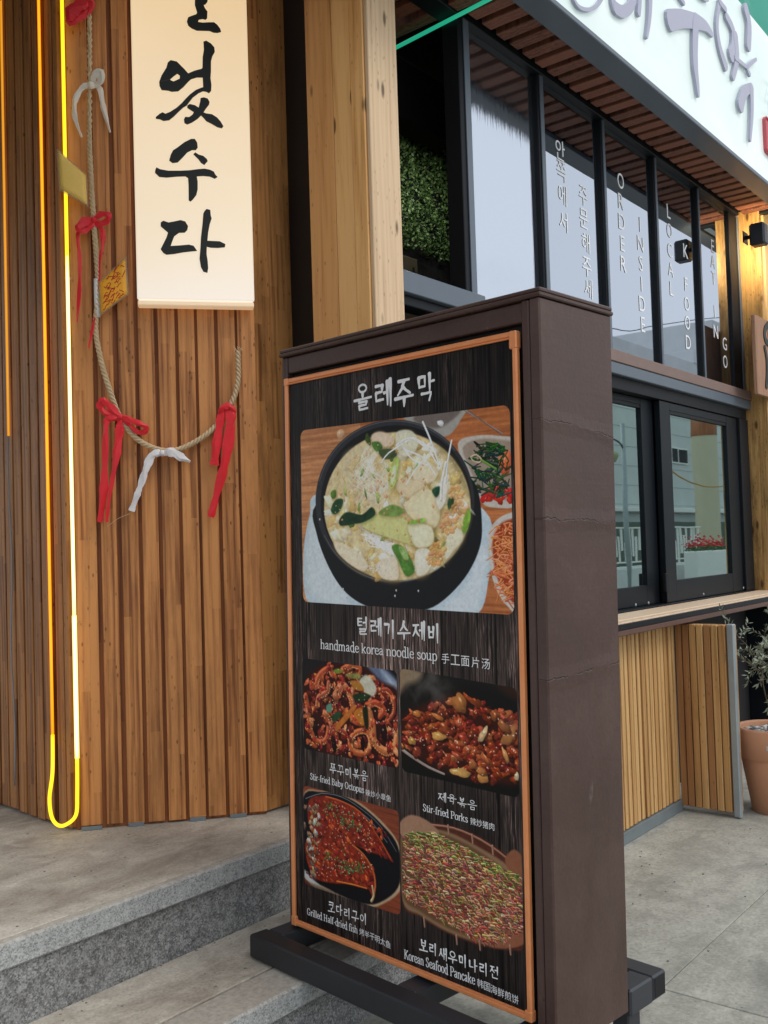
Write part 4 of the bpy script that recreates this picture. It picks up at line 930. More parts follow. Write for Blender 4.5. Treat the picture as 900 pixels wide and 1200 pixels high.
# ------------------------------------------------------------------ neon lines
def loc_tube(name, parent, pts, r, mat, n=8):
    P = smooth(pts, 5); return MB().tube(P, r, n).build(name, mat, parent, False)
nn = thing('neon_outline_light', 'bright yellow neon tube looping round the corner of the slatted wall', 'neon light', None, WL.w(0, 0, PZ))
def rel(fr, px, py, off, base): 
    x, z = fr.at(px, py, off); return tuple(fr.w(x, -off, z)-base.location)
def up_(fr, px, off, z0_, z1_, base, n=10):
    x, _ = fr.at(px, 700, off); return [tuple(fr.w(x, -off, z0_+(z1_-z0_)*i/n)-base.location) for i in range(n+1)]
nz = rel(WL, 89.5, 905, .04, nn)[2]
nn.rotation_euler = (0, 0, 0)
xa, _ = WL.at(88.6, 800, .045)
A_ = Vector(WL.w(xa, -.045, 0))-nn.location
zj = WL.at(88, 300, .045)[1]-nn.location.z; zk = WL.at(88, 640, .045)[1]-nn.location.z
def vt(xy, za, zb_, r, mat): return MB().tube([(xy[0], xy[1], za+(zb_-za)*i/12) for i in range(13)], r, 10).build('neon_tube', mat, nn, False)
vt(A_, zj, 4.4-PZ, 0.0068, M['neon']); vt(A_, zk-.25, zj, .0068, M['neonw']); 
xr, _ = RT.at(62, 800, .03); B_ = Vector(RT.w(xr, -.035, 0))-nn.location
lowz = nz
vt(B_, lowz+.12, 4.4-PZ, .0055, M['neono'])
lp_ = [(A_.x, A_.y, zk-.25), (A_.x, A_.y, lowz+.05)]
for px, py in ((90.5, 930), (89, 955), (78, 966), (68, 967), (60.5, 957), (58, 935), (61.5, 905)):
    t_ = min(1, max(0, (90-px)/30)); x_, z_ = WL.at(px, py, .045); Pw = WL.w(x_, -.045, z_)-nn.location
    lp_.append((Pw.x, Pw.y, Pw.z))
lp_.append((B_.x, B_.y, lowz+.12))
loc_tube('neon_tube', nn, lp_[1:], 0.0068, M['neon'], 10); vt(A_, lowz+.05, zk-.25, .0085, M['neonw'])
for z_ in (.75, 2.0): 
    b = MB(); b.box(A_.x-.012, A_.x+.012, A_.y+.004, A_.y+.045, z_, z_+.01, .002); b.build('clip', M['plasticclear'], nn, False)
n2 = thing('amber_neon_line', 'thin amber neon line ending in a grey wire, leftmost on the slatted wall', 'neon light', None, RT.w(RT.at(14, 700, .03)[0], -.032, PZ))
z5 = RT.at(15, 510, .03)[1]-PZ
MB().tube([(0, 0, z5+(4.4-PZ-z5)*i/8) for i in range(9)], .0055, 8).build('neon_tube', M['amber'], n2, False)
z6 = RT.at(17, 920, .03)[1]-PZ
MB().tube([(.004*math.sin(i), -.004*math.cos(i*1.3), z6+(z5-z6)*i/12) for i in range(13)], .003, 6).build('wire', M['cable'], n2, False)

# ------------------------------------------------------------------ rope, ribbons, charm cards
RO = .045
def wp_(px, py, off=RO): x, z = WL.at(px, py, off); return (x, -off, z)
rope = thing('jute_rope', 'twisted jute rope hanging in a loop across the slatted wall', 'rope', WL)
path = [(104, -20), (105, 60), (105, 160), (107, 215), (110, 262), (113, 300), (115, 345), (112, 385), (119, 425), (129, 458), (140, 488), (158, 512), (180, 525), (203, 528), (225, 520), (247, 505), (262, 487), (274, 466), (279, 445), (279, 425), (278.5, 412)]
PP = [Vector(p) for p in smooth([wp_(*p) for p in path], 14)]
fr_ = []; acc = 0; up = Vector((0, 1, 0))
for i, p in enumerate(PP):
    d = (PP[min(i+1, len(PP)-1)]-PP[max(i-1, 0)]).normalized(); a = d.cross(up).normalized(); b = a.cross(d); 
    if i: acc += (p-PP[i-1]).length
    fr_.append((p, a, b, acc))
for s_ in range(3):
    P = [p+a*math.cos(acc_*2*math.pi/.05+s_*2.094)*.0058+b*math.sin(acc_*2*math.pi/.05+s_*2.094)*.0058 for p, a, b, acc_ in fr_]
    MB().tube(P, .0054, 7).build('strand', M['jute'], rope, False)
mb = MB(); rr = random.Random(3)
for k in range(10):
    p = PP[-1]; mb.tube([p, p+Vector((rr.gauss(0, .01), rr.gauss(0, .006)-.004, rr.uniform(.004, .022)))], .0012, 4)
mb.build('frayed_end', M['jute'], rope, False)
def ribbon_strip(mb, pts, widths, offs, twist=0.0):
    """strip through pixel points on the wall; widths in pixels; offs = distance from the wall"""
    Q = smooth([(*wp_(px, py, o_), w_) for (px, py), w_, o_ in zip(pts, widths, offs)], 5)
    V = []; F = []; m_ = .00318
    for i, q in enumerate(Q):
        a, b = Q[max(i-1, 0)], Q[min(i+1, len(Q)-1)]; dx, dz = b[0]-a[0], b[2]-a[2]; l = math.hypot(dx, dz) or 1e-9; wq = q[3]*(1+.16*math.sin(i*1.1+pts[0][0])+.08*math.sin(i*2.7))
        nx, nz_ = -dz/l*wq*m_/2, dx/l*wq*m_/2; tw = twist*math.sin(i*.35)*q[3]*m_
        V += [(q[0]+nx, q[1]+tw+.0012, q[2]+nz_), (q[0]+nx*(.1+.5*math.sin(i*.5)), q[1]-.0022-.0022*math.sin(i*.7), q[2]+nz_*(.1+.5*math.sin(i*.5))), (q[0]-nx, q[1]-tw+.0012, q[2]-nz_)]
    n = len(Q)
    for i in range(n-1): F += [(3*i, 3*i+1, 3*i+4, 3*i+3), (3*i+1, 3*i+2, 3*i+5, 3*i+4)]
    mb.add(V, F, False)
def ribbon(name, label, mat, strips, knot, group='ribbons tied to the rope'):
    th = thing(name, label, 'ribbon', WL, group=group)
    for nm, pts, w_, o_, tw in strips:
        mb = MB(); ribbon_strip(mb, pts, w_, o_, tw); o = mb.build(nm, mat, th, False)
        md = o.modifiers.new('thickness', 'SOLIDIFY'); md.thickness = .0008
    k_ = wp_(*knot[:2], RO+.012); mb = MB(); mb.blob(k_, knot[2]*.00318, 3, 7, squash=(1, .8, .9)); mb.build('knot', mat, th, False)
    return th
n_ = lambda c_, k: [c_]*k
ribbon('red_ribbon', 'red ribbon bow tied on the left of the rope loop with two long tails', M['redrib'], [
    ('tail', [(138, 489), (128, 491), (124, 500), (123, 540), (121, 580), (117, 612)], [6, 8, 6.5, 7, 8.5, 5], [.06, .062, .06, .055, .052, .05], .1),
    ('tail', [(141, 492), (140, 505), (137, 530), (132, 560), (127, 590), (125, 612)], [7, 9, 8.5, 5, 4, 3.5], n_(.058, 6), .15),
    ('loop', [(141, 488), (131, 478), (121, 470), (117, 474), (121, 482), (132, 486), (140, 490)], [6, 8, 8, 8, 7, 7, 6], [.06, .068, .074, .07, .066, .062, .06], 0),
    ('loop', [(142, 488), (152, 492), (163, 496), (171, 501), (170, 506), (161, 506), (152, 498), (143, 490)], [6, 7, 6, 6, 6, 5.5, 5, 5], [.06, .068, .072, .07, .062, .06, .058, .058], 0)], (141, 489, 4.2))
ribbon('red_ribbon', 'broad flat red ribbon with two straight tails on the right end of the rope loop', M['redrib'], [
    ('tail', [(261, 479), (258, 495), (254, 520), (251, 545)], [8, 9.5, 10, 10], n_(.058, 4), .03),
    ('tail', [(270, 480), (270, 500), (264, 540), (255, 575), (247, 606)], [11, 12, 11, 9, 7.5], [.06, .064, .064, .06, .056], .03),
    ('loop', [(257, 484), (262, 477), (270, 476), (275, 484)], [5, 7, 7, 5], [.06, .068, .068, .062], 0)], (266, 479, 3.6))
ribbon('white_ribbon', 'white ribbon knotted at the lowest point of the rope loop', M['whiterib'], [
    ('tail', [(188, 530), (178, 534), (171, 550), (165, 568), (160, 582), (154, 599)], [7, 9, 8, 7, 6.5, 6.5], [.06, .062, .062, .06, .056, .054], .05),
    ('tail', [(192, 531), (202, 530), (213, 536), (223, 541)], [7, 10.5, 8.5, 2], [.06, .066, .06, .056], .05)], (190, 531, 4.2))
ribbon('white_ribbon', 'dull white ribbon knotted high on the hanging rope', M['dullrib'], [
    ('tail', [(105, 99), (96, 103), (88, 118), (88, 138), (96, 161)], [6, 6, 6, 5, 2], n_(.055, 5), .1),
    ('tail', [(109, 100), (117, 104), (121, 125), (129, 155)], [5, 6, 6, 2], n_(.055, 4), .1),
    ('loop', [(107, 98), (111, 88), (119, 83), (117, 96), (108, 101)], [5, 9, 6, 8, 5], [.055, .07, .074, .066, .055], 0)], (106.5, 100, 4.8))
ribbon('red_ribbon', 'red bow above the yellow card on the hanging rope with thin trailing tails', M['redrib'], [
    ('loop', [(109, 257), (100, 259), (93, 266), (96, 270), (104, 266), (110, 258)], [6, 10, 9, 8, 8, 6], [.055, .068, .074, .068, .06, .055], 0),
    ('loop', [(110, 257), (118, 251), (127, 252), (125, 259), (117, 262), (110, 259)], [6, 7, 7, 7, 7, 6], [.055, .068, .072, .066, .06, .055], 0),
    ('tail', [(97, 266), (91, 275), (93, 300), (93, 340), (90, 378)], [3, 3.5, 4, 4.5, 2], n_(.056, 5), .1),
    ('tail', [(113, 262), (120, 270), (120, 288), (117, 305), (116, 340)], [5, 6, 4, 3, 2.5], n_(.054, 5), .1),
    ('tail', [(111, 372), (107, 392), (104, 408)], [2.5, 3, 1.5], n_(.06, 3), .1)], (109.5, 257, 4))
ribbon('red_ribbon', 'red bow at the very top of the hanging rope', M['redrib'], [
    ('loop', [(104, 0), (94, 5), (84, 14), (82, 26), (92, 18), (103, 6)], [8, 14, 14, 8, 14, 8], [.055, .07, .074, .066, .06, .055], 0),
    ('loop', [(104, -3), (108, -14), (100, -22), (98, -8), (104, 0)], [9, 14, 10, 12, 8], [.055, .07, .074, .066, .06], 0),
    ('tail', [(105, 0), (107, 8), (104, 17)], [10, 7, 2], n_(.06, 3), .1)], (104, -2, 4.5))
def card(label, quad, offs, mat, marks, seed):
    th = thing('charm_card', label, 'card', WL)
    P = [Vector(wp_(*q, o_)) for q, o_ in zip(quad, offs)]
    nrm = (P[1]-P[0]).cross(P[3]-P[0]).normalized()
    if nrm.y > 0: nrm = -nrm
    def at(s_, t_, lift=0): a = P[0].lerp(P[1], s_); b = P[3].lerp(P[2], s_); return a.lerp(b, t_)+nrm*lift
    mb = MB(); n = 6
    for s0, s1, l0, nm, mt in ((.05, .95, .0006, 'paper', mat), (0, 1, 0, 'sleeve', M['plasticclear'])):
        mb = MB(); V = []; 
        for i in range(n+1):
            for j in range(n+1): 
                a_, b_ = s0+(s1-s0)*i/n, s0+(s1-s0)*j/n; V.append(at(a_, b_, l0+.004*math.sin(a_*3.1)*math.sin(b_*2)))
        mb.add(V, [(i*(n+1)+j, i*(n+1)+j+1, (i+1)*(n+1)+j+1, (i+1)*(n+1)+j) for i in range(n) for j in range(n)], True)
        o = mb.build(nm, mt, th, False); md = o.modifiers.new('thickness', 'SOLIDIFY'); md.thickness = .0005
    if marks:
        mb = MB(); rr = random.Random(seed)
        for k in range(marks):
            s_, t_ = .12+.72*rr.random(), .12+.15*(k % 6)+rr.uniform(-.02, .02)
            Q = []
            for i in range(5): Q.append((s_, t_)); s_ = min(.93, s_+rr.uniform(.01, .06)); t_ = min(.93, max(.06, t_+rr.uniform(-.06, .06)))
            for (a0, b0), (a1, b1) in zip(Q[:-1], Q[1:]):
                A__, B__ = at(a0, b0, .0016+.004*math.sin(a0*3.1)*math.sin(b0*2)), at(a1, b1, .0016+.004*math.sin(a1*3.1)*math.sin(b1*2)); d = (B__-A__).normalized(); w_ = nrm.cross(d)*.0013
                mb.add([A__-w_, A__+w_, B__+w_, B__-w_], [(0, 1, 2, 3)])
        mb.build('handwriting', M['redink'], th, False)
    q_ = at(1 if quad[1][0] < 110 else 0, .5); 
    return th
card('pale yellow paper card tilted over the neon tube beside the rope', [(66, 173), (102, 205), (104, 243), (69, 223)], [.075, .062, .06, .07], M['card_y'], 0, 1)
card('orange yellow card with red handwriting tied right of the rope', [(115, 331), (148, 300), (151, 345), (117, 371)], [.058, .075, .075, .058], M['card_o'], 42, 5)
tp = thing('paper_tape', 'white tape wrapped round the hanging rope beside the orange card', 'tape', WL)
mb = MB(); mb.tube([wp_(113, 327), wp_(113.5, 350), wp_(114.5, 372)], .0098, 10); mb.build('wrap', M['white'], tp, False)
wt = thing('thin_wire', 'thin loose wire end sticking out below the white ribbon', 'wire', WL)
mb = MB(); mb.tube(smooth([wp_(126, 617, .03), wp_(138, 608, .05), wp_(152, 602, .055)], 5), .0010, 5); mb.build('wire_strand', M['jute'], wt, False)

# ------------------------------------------------------------------ menu stand
PWD, PHT, DP, TT = .9064, 1.6781, .306, .0666
ms = thing('menu_stand', 'big brown boxed menu stand with food poster on a black steel base', 'menu board', ST)
ZB, ZP = .292, .30
ms.rotation_euler = (-.0099, .0086, ST.a)            # the stand leans a touch
MR = ms.rotation_euler.to_matrix(); ms.location = ST.w(0, 0, .30) - MR @ Vector((0, 0, .30))
def stp(px, py, off=0.0):
    v = ray(px, py); nn_ = MR @ Vector((0, 1, 0)); P = ms.location - nn_*off
    X = EYEP + v*((P-EYEP).dot(nn_)/v.dot(nn_)); L_ = MR.inverted() @ (X-ms.location); return L_.x, L_.z
ZT = ZP+PHT+.072
YF = -.012      # front of the brown frame
bx('side_panel', M['brownside'], ms, PWD+.034, PWD+TT, YF, DP, .236, ZT-.0, .004)
bx('corner_post', M['brown'], ms, PWD+.010, PWD+.0325, YF+.001, .05, ZB, ZT-.001, .003)
bx('side_panel', M['brown'], ms, -.026, -.014, YF+.006, DP, ZB, ZT, .004)
bx('corner_post', M['brown'], ms, -.0135, -.002, YF+.008, .05, ZB, ZT-.001, .003)
bx('top_rail', M['brown'], ms, -.003, PWD+.009, YF+.012, .05, ZT-.052, ZT-.001, .003)
bx('back_panel', M['brown'], ms, -.0135, PWD+.033, DP-.02, DP-.002, ZB, ZT-.002, .003)
bx('inner_shadow_board', M['void'], ms, -.003, PWD+.009, .02, .045, ZB+.002, ZT-.053, .002)
# cap: two thin layers
bx('cap', M['brown'], ms, -.030, PWD+TT+.005, YF-.004, DP+.006, ZT+.001, ZT+.012, .003)
bx('cap', M['brown'], ms, -.028, PWD+TT+.003, YF-.001, DP+.003, ZT+.0125, ZT+.024, .003)
# poster sheet with printed picture: painted below
# copper trim round the poster
TW = .0155
for nm, a in (('trim_strip', (0, PWD, -.019, -.002, ZP, ZP+TW)), ('trim_strip', (0, PWD, -.019, -.002, ZP+PHT-TW, ZP+PHT)), ('trim_strip', (0, TW, -.0205, -.0035, ZP+TW+.001, ZP+PHT-TW-.001)), ('trim_strip', (PWD-TW, PWD, -.0205, -.0035, ZP+TW+.001, ZP+PHT-TW-.001))):
    o = bx(nm, M['copper'], ms, *a, .004)
for a, b, c_, d_ in ((0, .022, ZP-.001, .03), (PWD-.022, PWD+.001, ZP+PHT-.045, .045), (0, .019, ZP+PHT-.022, .023), (PWD-.020, PWD+.001, ZP-.001, .028)):
    bx('corner_cap', M['copper'], ms, a-.001, b, -.0215, -.001, c_, c_+d_, .003)
for a in ((TW, PWD-TW, -.0185, -.0125, ZP+TW+.0005, ZP+TW+.004), (TW, PWD-TW, -.0195, -.0125, ZP+PHT-TW-.004, ZP+PHT-TW-.0005)):
    bx('inner_bead', M['copper'], ms, *a, .001)
# steel base
def tubebar(name, x0, x1, y0, y1, z0, z1, mat=None): return bx(name, mat or M['steelblk'], ms, x0, x1, y0, y1, z0, z1, .005)
tubebar('base_bar', -.0565, 1.01, -.139, -.072, TZ+.002, .29)
tubebar('base_bar', -.0565, .977, .42, .488, TZ+.004, .2905, M['steelgrey'])
for x0_ in (-.05, .50):
    tubebar('base_bar', x0_, x0_+.07, -.0715, .4195, TZ+.006, .288, M['steelgrey'])
tubebar('base_bar', .907, .977, .309, .4195, TZ+.002, .2905, M['steelgrey'])
tubebar('base_bar', .865, .935, -.0715, .308, TZ+.006, .288, M['steelgrey'])
bx('leg', M['steelgrey'], ms, .905, .955, .33, .39, .0, TZ+.001, .004)
bx('leg', M['steelgrey'], ms, .93, .98, -.13, -.08, .0, TZ+.001, .004)
o = bx('tube_end', M['void'], ms, .9772, .9785, .428, .480, TZ+.012, .283, .0004)
# ---- poster painting (flat print, made in memory)
S_ = 1150; IW, IH = int(PWD*S_), int(PHT*S_)
def T(px, py):
    x, z = stp(px, py, .012); return (x*S_, (ZP+PHT-z)*S_)
yy_, xx_ = np.mgrid[0:IH, 0:IW].astype(np.float32)
def vnoise(h, w, sy, sx, seed, octv=4):
    r = np.random.default_rng(seed); out = np.zeros((h, w), np.float32); amp = 1; tot = 0
    for o_ in range(octv):
        gh, gw = max(2, int(h/sy)+2), max(2, int(w/sx)+2); G = r.random((gh, gw)).astype(np.float32)
        yi = np.linspace(0, gh-1.001, h); xi = np.linspace(0, gw-1.001, w); y0i = yi.astype(int); x0i = xi.astype(int)
        fy = (yi-y0i)[:, None]; fx = (xi-x0i)[None, :]; fy = fy*fy*(3-2*fy); fx = fx*fx*(3-2*fx)
        a = G[y0i][:, x0i]; b = G[y0i][:, x0i+1]; c_ = G[y0i+1][:, x0i]; d = G[y0i+1][:, x0i+1]
        out += amp*((a*(1-fx)+b*fx)*(1-fy)+(c_*(1-fx)+d*fx)*fy); tot += amp; amp *= .55; sy /= 2; sx /= 2
        if sy < 1.5 and sx < 1.5: break
        sy = max(sy, 1.2); sx = max(sx, 1.2)
    return out/tot
IMG = np.zeros((IH, IW, 3), np.float32)
# dark plank background
gn1 = vnoise(IH, IW, 240, 5, 1, 5); gn2 = vnoise(IH, IW, 500, 90, 2, 3); gn3 = vnoise(IH, IW, 90, 3, 3, 3)
ridge = np.clip(1-np.abs(gn1-.5)*14, 0, 1)
gn4 = vnoise(IH, IW, 60, 1.6, 9, 2)
val = .135+.24*(gn1-.5)+.30*ridge*np.clip(gn2*2.8-.85, 0, 1)+.16*(gn3-.5)+.22*(gn4-.5)*np.clip(gn2*1.8-.3, .2, 1)
seams = [T(x, 730)[0] for x in (415, 517, 580)]
pl_i = sum((xx_ > s__).astype(int) for s__ in seams)
val *= np.array([.92, 1.12, .95, 1.08])[pl_i]
fadez = vnoise(IH, IW, 700, 500, 5, 2); val *= .62+.62*fadez
midb = np.exp(-((yy_-T(460, 800)[1])/(.36*S_))**2); val *= .78+.75*midb
for s__ in seams: val *= 1-.85*np.exp(-((xx_-s__)/4.0)**2)
IMG[:] = val[..., None]*np.array([1.12, .94, .88])
class Layer:
    def __init__(s, pts, rad, base):
        P = np.array([T(*p) for p in pts]); s.x0, s.y0 = np.floor(P.min(0)).astype(int)-2; s.x1, s.y1 = np.ceil(P.max(0)).astype(int)+3
        s.x0, s.y0 = max(s.x0, 0), max(s.y0, 0); s.x1, s.y1 = min(s.x1, IW), min(s.y1, IH)
        s.P = P; s.rad = rad; s.gain = True; s.gm = 1.12; s.a = np.zeros((s.y1-s.y0, s.x1-s.x0, 3), np.float32)+np.array(base, np.float32)
    def win(s, xa, xb, ya, yb):
        xa, xb = max(int(xa)-s.x0, 0), min(int(xb)+2-s.x0, s.a.shape[1]); ya, yb = max(int(ya)-s.y0, 0), min(int(yb)+2-s.y0, s.a.shape[0])
        if xa >= xb or ya >= yb: return None
        Y, X = np.mgrid[ya:yb, xa:xb]; return (slice(ya, yb), slice(xa, xb)), X+s.x0+.5, Y+s.y0+.5
    def poly(s, pts, col, soft=1.2, sm_=True, op=1.0, tex=None):
        Q = [T(*p) for p in pts]; Q = smooth(Q, 5, True) if sm_ else Q+[Q[0]]
        Q = np.array(Q); w_ = s.win(Q[:, 0].min()-soft, Q[:, 0].max()+soft, Q[:, 1].min()-soft, Q[:, 1].max()+soft)
        if w_ is None: return
        sl_, X, Y = w_; ins = np.zeros(X.shape, bool); D = np.full(X.shape, 1e9)
        for (xa, ya), (xb, yb) in zip(Q[:-1], Q[1:]):
            if (ya == yb and xa == xb): continue
            cond = ((ya > Y) != (yb > Y)); xi = (xb-xa)*(Y-ya)/((yb-ya) or 1e-9)+xa; ins ^= cond & (X < xi)
            l2 = (xb-xa)**2+(yb-ya)**2; t_ = np.clip(((X-xa)*(xb-xa)+(Y-ya)*(yb-ya))/l2, 0, 1); D = np.minimum(D, (X-xa-t_*(xb-xa))**2+(Y-ya-t_*(yb-ya))**2)
        D = np.sqrt(D)*np.where(ins, 1, -1); al = np.clip(.5+D/soft*.5, 0, 1)*op
        c_ = np.array(col, np.float32); c_ = c_*np.ones((*X.shape, 1))
        if tex is not None: c_ = c_*(1+tex*(vnoise(*X.shape, 14, 14, int(Q[0, 0]) % 97, 3)-.5))[..., None]
        s.a[sl_] = s.a[sl_]*(1-al[..., None])+c_*al[..., None]
    def stroke(s, pts, w0, w1, col, hl=.35, px=True, op=1.0, sh=.5):
        """rounded shaded strand; widths in texels"""
        Q = np.array(smooth([T(*p) for p in pts] if px else [tuple(p) for p in pts], 3)); W0 = max(w0, w1)
        w_ = s.win(Q[:, 0].min()-W0, Q[:, 0].max()+W0, Q[:, 1].min()-W0, Q[:, 1].max()+W0)
        if w_ is None: return
        sl_, X, Y = w_; B = np.full(X.shape, 1e9); SG = np.zeros(X.shape); n = len(Q)-1
        for i in range(n):
            (xa, ya), (xb, yb) = Q[i], Q[i+1]; l2 = (xb-xa)**2+(yb-ya)**2+1e-6; t_ = np.clip(((X-xa)*(xb-xa)+(Y-ya)*(yb-ya))/l2, 0, 1)
            dx, dy = X-xa-t_*(xb-xa), Y-ya-t_*(yb-ya); r = (w0+(w1-w0)*(i+t_)/n)*.5; d = np.hypot(dx, dy)/r; m_ = d < B
            B = np.where(m_, d, B); SG = np.where(m_, (dx*.55+dy*.8)/r, SG)
        al = np.clip((1-B)*max(W0*.4, 1.2), 0, 1)*op; lt = 1-sh*np.clip(SG, -1, 1)*.8-sh*.35*B**2
        hi = hl*np.exp(-((SG+.45)/.22)**2)*np.clip(1-B, 0, 1)
        c_ = np.array(col)*lt[..., None]+hi[..., None]; s.a[sl_] = s.a[sl_]*(1-al[..., None])+c_*al[..., None]
    def blob(s, px, py, rx, ry, rot, col, hl=.4, wob=.2, seed=0, soft=.12, op=1.0, tex=.25, sh=.55, pxl=True):
        cx_, cy_ = T(px, py) if pxl else (px, py); R_ = max(rx, ry)*1.3; w_ = s.win(cx_-R_, cx_+R_, cy_-R_, cy_+R_)
        if w_ is None: return
        sl_, X, Y = w_; dx, dy = X-cx_, Y-cy_; c1, s1_ = math.cos(rot), math.sin(rot); a, b = (dx*c1+dy*s1_)/rx, (-dx*s1_+dy*c1)/ry
        th_ = np.arctan2(b, a); rr_ = random.Random(seed); W_ = 1+wob*(.5*np.sin(2*th_+rr_.random()*6)+.35*np.sin(3*th_+rr_.random()*6)+.25*np.sin(5*th_+rr_.random()*6))
        r = np.hypot(a, b)/W_; al = np.clip((1-r)/soft, 0, 1)*op
        q = (dx*.5+dy*.85)/max(rx, ry); lt = 1+sh*(.25-.65*q-.45*r**2)
        if tex: lt = lt+tex*(vnoise(*X.shape, 7, 7, seed, 2)-.5)
        hx_, hy_ = -.28+.25*math.sin(seed), -.34; hi = hl*np.exp(-(((a-hx_)/.2)**2+((b-hy_)/.13)**2))*(.5+vnoise(*X.shape, 4, 4, seed+5, 1))
        c_ = np.array(col)*lt[..., None]+hi[..., None]*np.array([1, .95, .9]); s.a[sl_] = s.a[sl_]*(1-al[..., None])+c_*al[..., None]
    def finish(s, A):
        h, w = A.shape[:2]; n = vnoise(h, w, 10, 10, 77, 3)-.5; n2 = vnoise(h, w, 3, 3, 78, 1)-.5
        A = A*(1+.12*n)[..., None]; A = A*.90+A.mean(-1, keepdims=True)*.10; K = A.copy()
        K[1:-1, 1:-1] = (A[1:-1, 1:-1]*2+A[:-2, 1:-1]+A[2:, 1:-1]+A[1:-1, :-2]+A[1:-1, 2:])/6
        return K
    def paste(s, fade=None):
        Y, X = np.mgrid[s.y0:s.y1, s.x0:s.x1]; P = s.P
        x0_, x1_ = P[:, 0].min(), P[:, 0].max(); top = lambda X: P[0, 1]+(P[1, 1]-P[0, 1])*(X-P[0, 0])/(P[1, 0]-P[0, 0]); bot = lambda X: P[3, 1]+(P[2, 1]-P[3, 1])*(X-P[3, 0])/(P[2, 0]-P[3, 0])
        r = s.rad; cx_, cy_ = (x0_+x1_)/2, (top(X)+bot(X))/2; hx_, hy_ = (x1_-x0_)/2-r, (bot(X)-top(X))/2-r
        qx, qy = np.abs(X-cx_)-hx_, np.abs(Y-cy_)-hy_; d = np.hypot(np.maximum(qx, 0), np.maximum(qy, 0))+np.minimum(np.maximum(qx, qy), 0)-r
        al = np.clip(.5-d, 0, 1); s.a = s.finish(1-(1-np.clip(s.a, 0, 1))**s.gm) if s.gain else s.a
        if fade is not None: al = al*fade(X, Y, s)
        reg = IMG[s.y0:s.y1, s.x0:s.x1]; reg[:] = reg*(1-al[..., None])+np.clip(s.a, 0, 1)*al[..., None]
R0 = random.Random(21)
def jit(c_, k=.12): f = 1+R0.uniform(-k, k); return tuple(min(1, max(0, v*f+R0.uniform(-k, k)*.25)) for v in c_)
# --- hot pot photograph
Zb = lambda x, y: (340+x/3.4615, 470+y/3.4615)
L = Layer([(355, 504), (597, 474), (597, 720), (355, 705)], 26, (.60, .30, .15))
L.gm = 1.62; h_, w_ = L.a.shape[:2]; wn = vnoise(h_, w_, 9, 190, 8, 4); L.a *= (.62+.75*wn)[..., None]; L.a[:, :w_//3] *= np.array([1.12, 1.28, 1.5])
pz = lambda P: [Zb(*p) for p in P]
L.blob(*Zb(205, 135), 20, 20, 0, (.75, .55, .40), .3, .1, 3, op=.7)
L.poly(pz([(120, 370), (80, 460), (55, 600), (58, 770), (95, 822), (270, 840), (430, 850), (600, 862), (760, 862), (805, 720), (815, 600), (785, 440), (500, 300)]), (.63, .72, .78), 2)
L.poly(pz([(100, 430), (68, 600), (75, 740), (110, 800), (230, 830), (200, 700), (120, 560)]), (.73, .80, .84), 14, op=.8)
L.poly(pz([(770, 600), (800, 620), (770, 800), (740, 850), (620, 850), (720, 740)]), (.74, .80, .84), 10, op=.8)
# small bowls
L.poly(pz([(450, 60), (480, 20), (700, 20), (695, 70), (640, 140), (560, 130)]), (.52, .50, .47), 2); L.poly(pz([(500, 75), (560, 30), (690, 32), (640, 90), (580, 110)]), (.33, .29, .27), 5)
L.blob(*Zb(610, 90), 16, 9, .3, (.75, .74, .75), .4)
L.stroke(pz([(706, 36), (862, 132)]), 6, 4, (.42, .38, .38), .45); L.stroke(pz([(722, 38), (858, 138)]), 4, 3, (.30, .24, .22), .3)
L.poly(pz([(680, 175), (740, 142), (840, 140), (930, 165), (960, 300), (930, 420), (830, 432), (770, 405), (720, 300)]), (.66, .62, .57), 2)
L.poly(pz([(700, 190), (760, 155), (840, 155), (930, 190), (930, 380), (850, 400), (775, 380), (735, 290)]), (.50, .42, .36), 4)
for k in range(16): L.blob(*Zb(R0.uniform(780, 900), R0.uniform(355, 400)), 20, 12, R0.uniform(0, 3), jit((.66, .10, .07)), .35, seed=k)
L.blob(*Zb(872, 250), 26, 36, .2, (.80, .27, .15), .3)
for k in range(110):
    x, y = R0.uniform(735, 885), R0.uniform(170, 370)
    if abs(x-815) > 75-abs(y-270)*.15: continue
    L.stroke(pz([(x, y), (x+R0.uniform(-35, 35), y+R0.uniform(-22, 22)), (x+R0.uniform(-50, 50), y+R0.uniform(-35, 35))]), R0.uniform(5, 11), 4, jit((.075, .15, .075), .4), .12)
L.stroke(pz([(735, 225), (755, 218), (775, 235), (765, 250), (740, 240), (733, 226)]), 6, 6, (.72, .60, .45), .2); L.stroke(pz([(775, 240), (835, 275)]), 9, 7, (.34, .47, .16), .3)
L.poly(pz([(905, 450), (840, 480), (805, 540), (806, 650), (835, 760), (885, 835), (960, 870), (980, 450)]), (.70, .66, .62), 2)
L.poly(pz([(905, 475), (850, 500), (822, 560), (825, 650), (850, 745), (895, 810), (960, 840), (960, 470)]), (.50, .16, .06), 4)
for k in range(120):
    x, y = R0.uniform(828, 905), R0.uniform(495, 800)
    if x < 835+max(0, abs(y-620)-90)*.45: continue
    L.stroke(pz([(x, y), (x+R0.uniform(-30, 30), y+R0.uniform(-15, 25)), (x+R0.uniform(-45, 45), y+R0.uniform(-10, 45))]), R0.uniform(5, 9), 4, jit((.84, .36, .18), .22), .25)
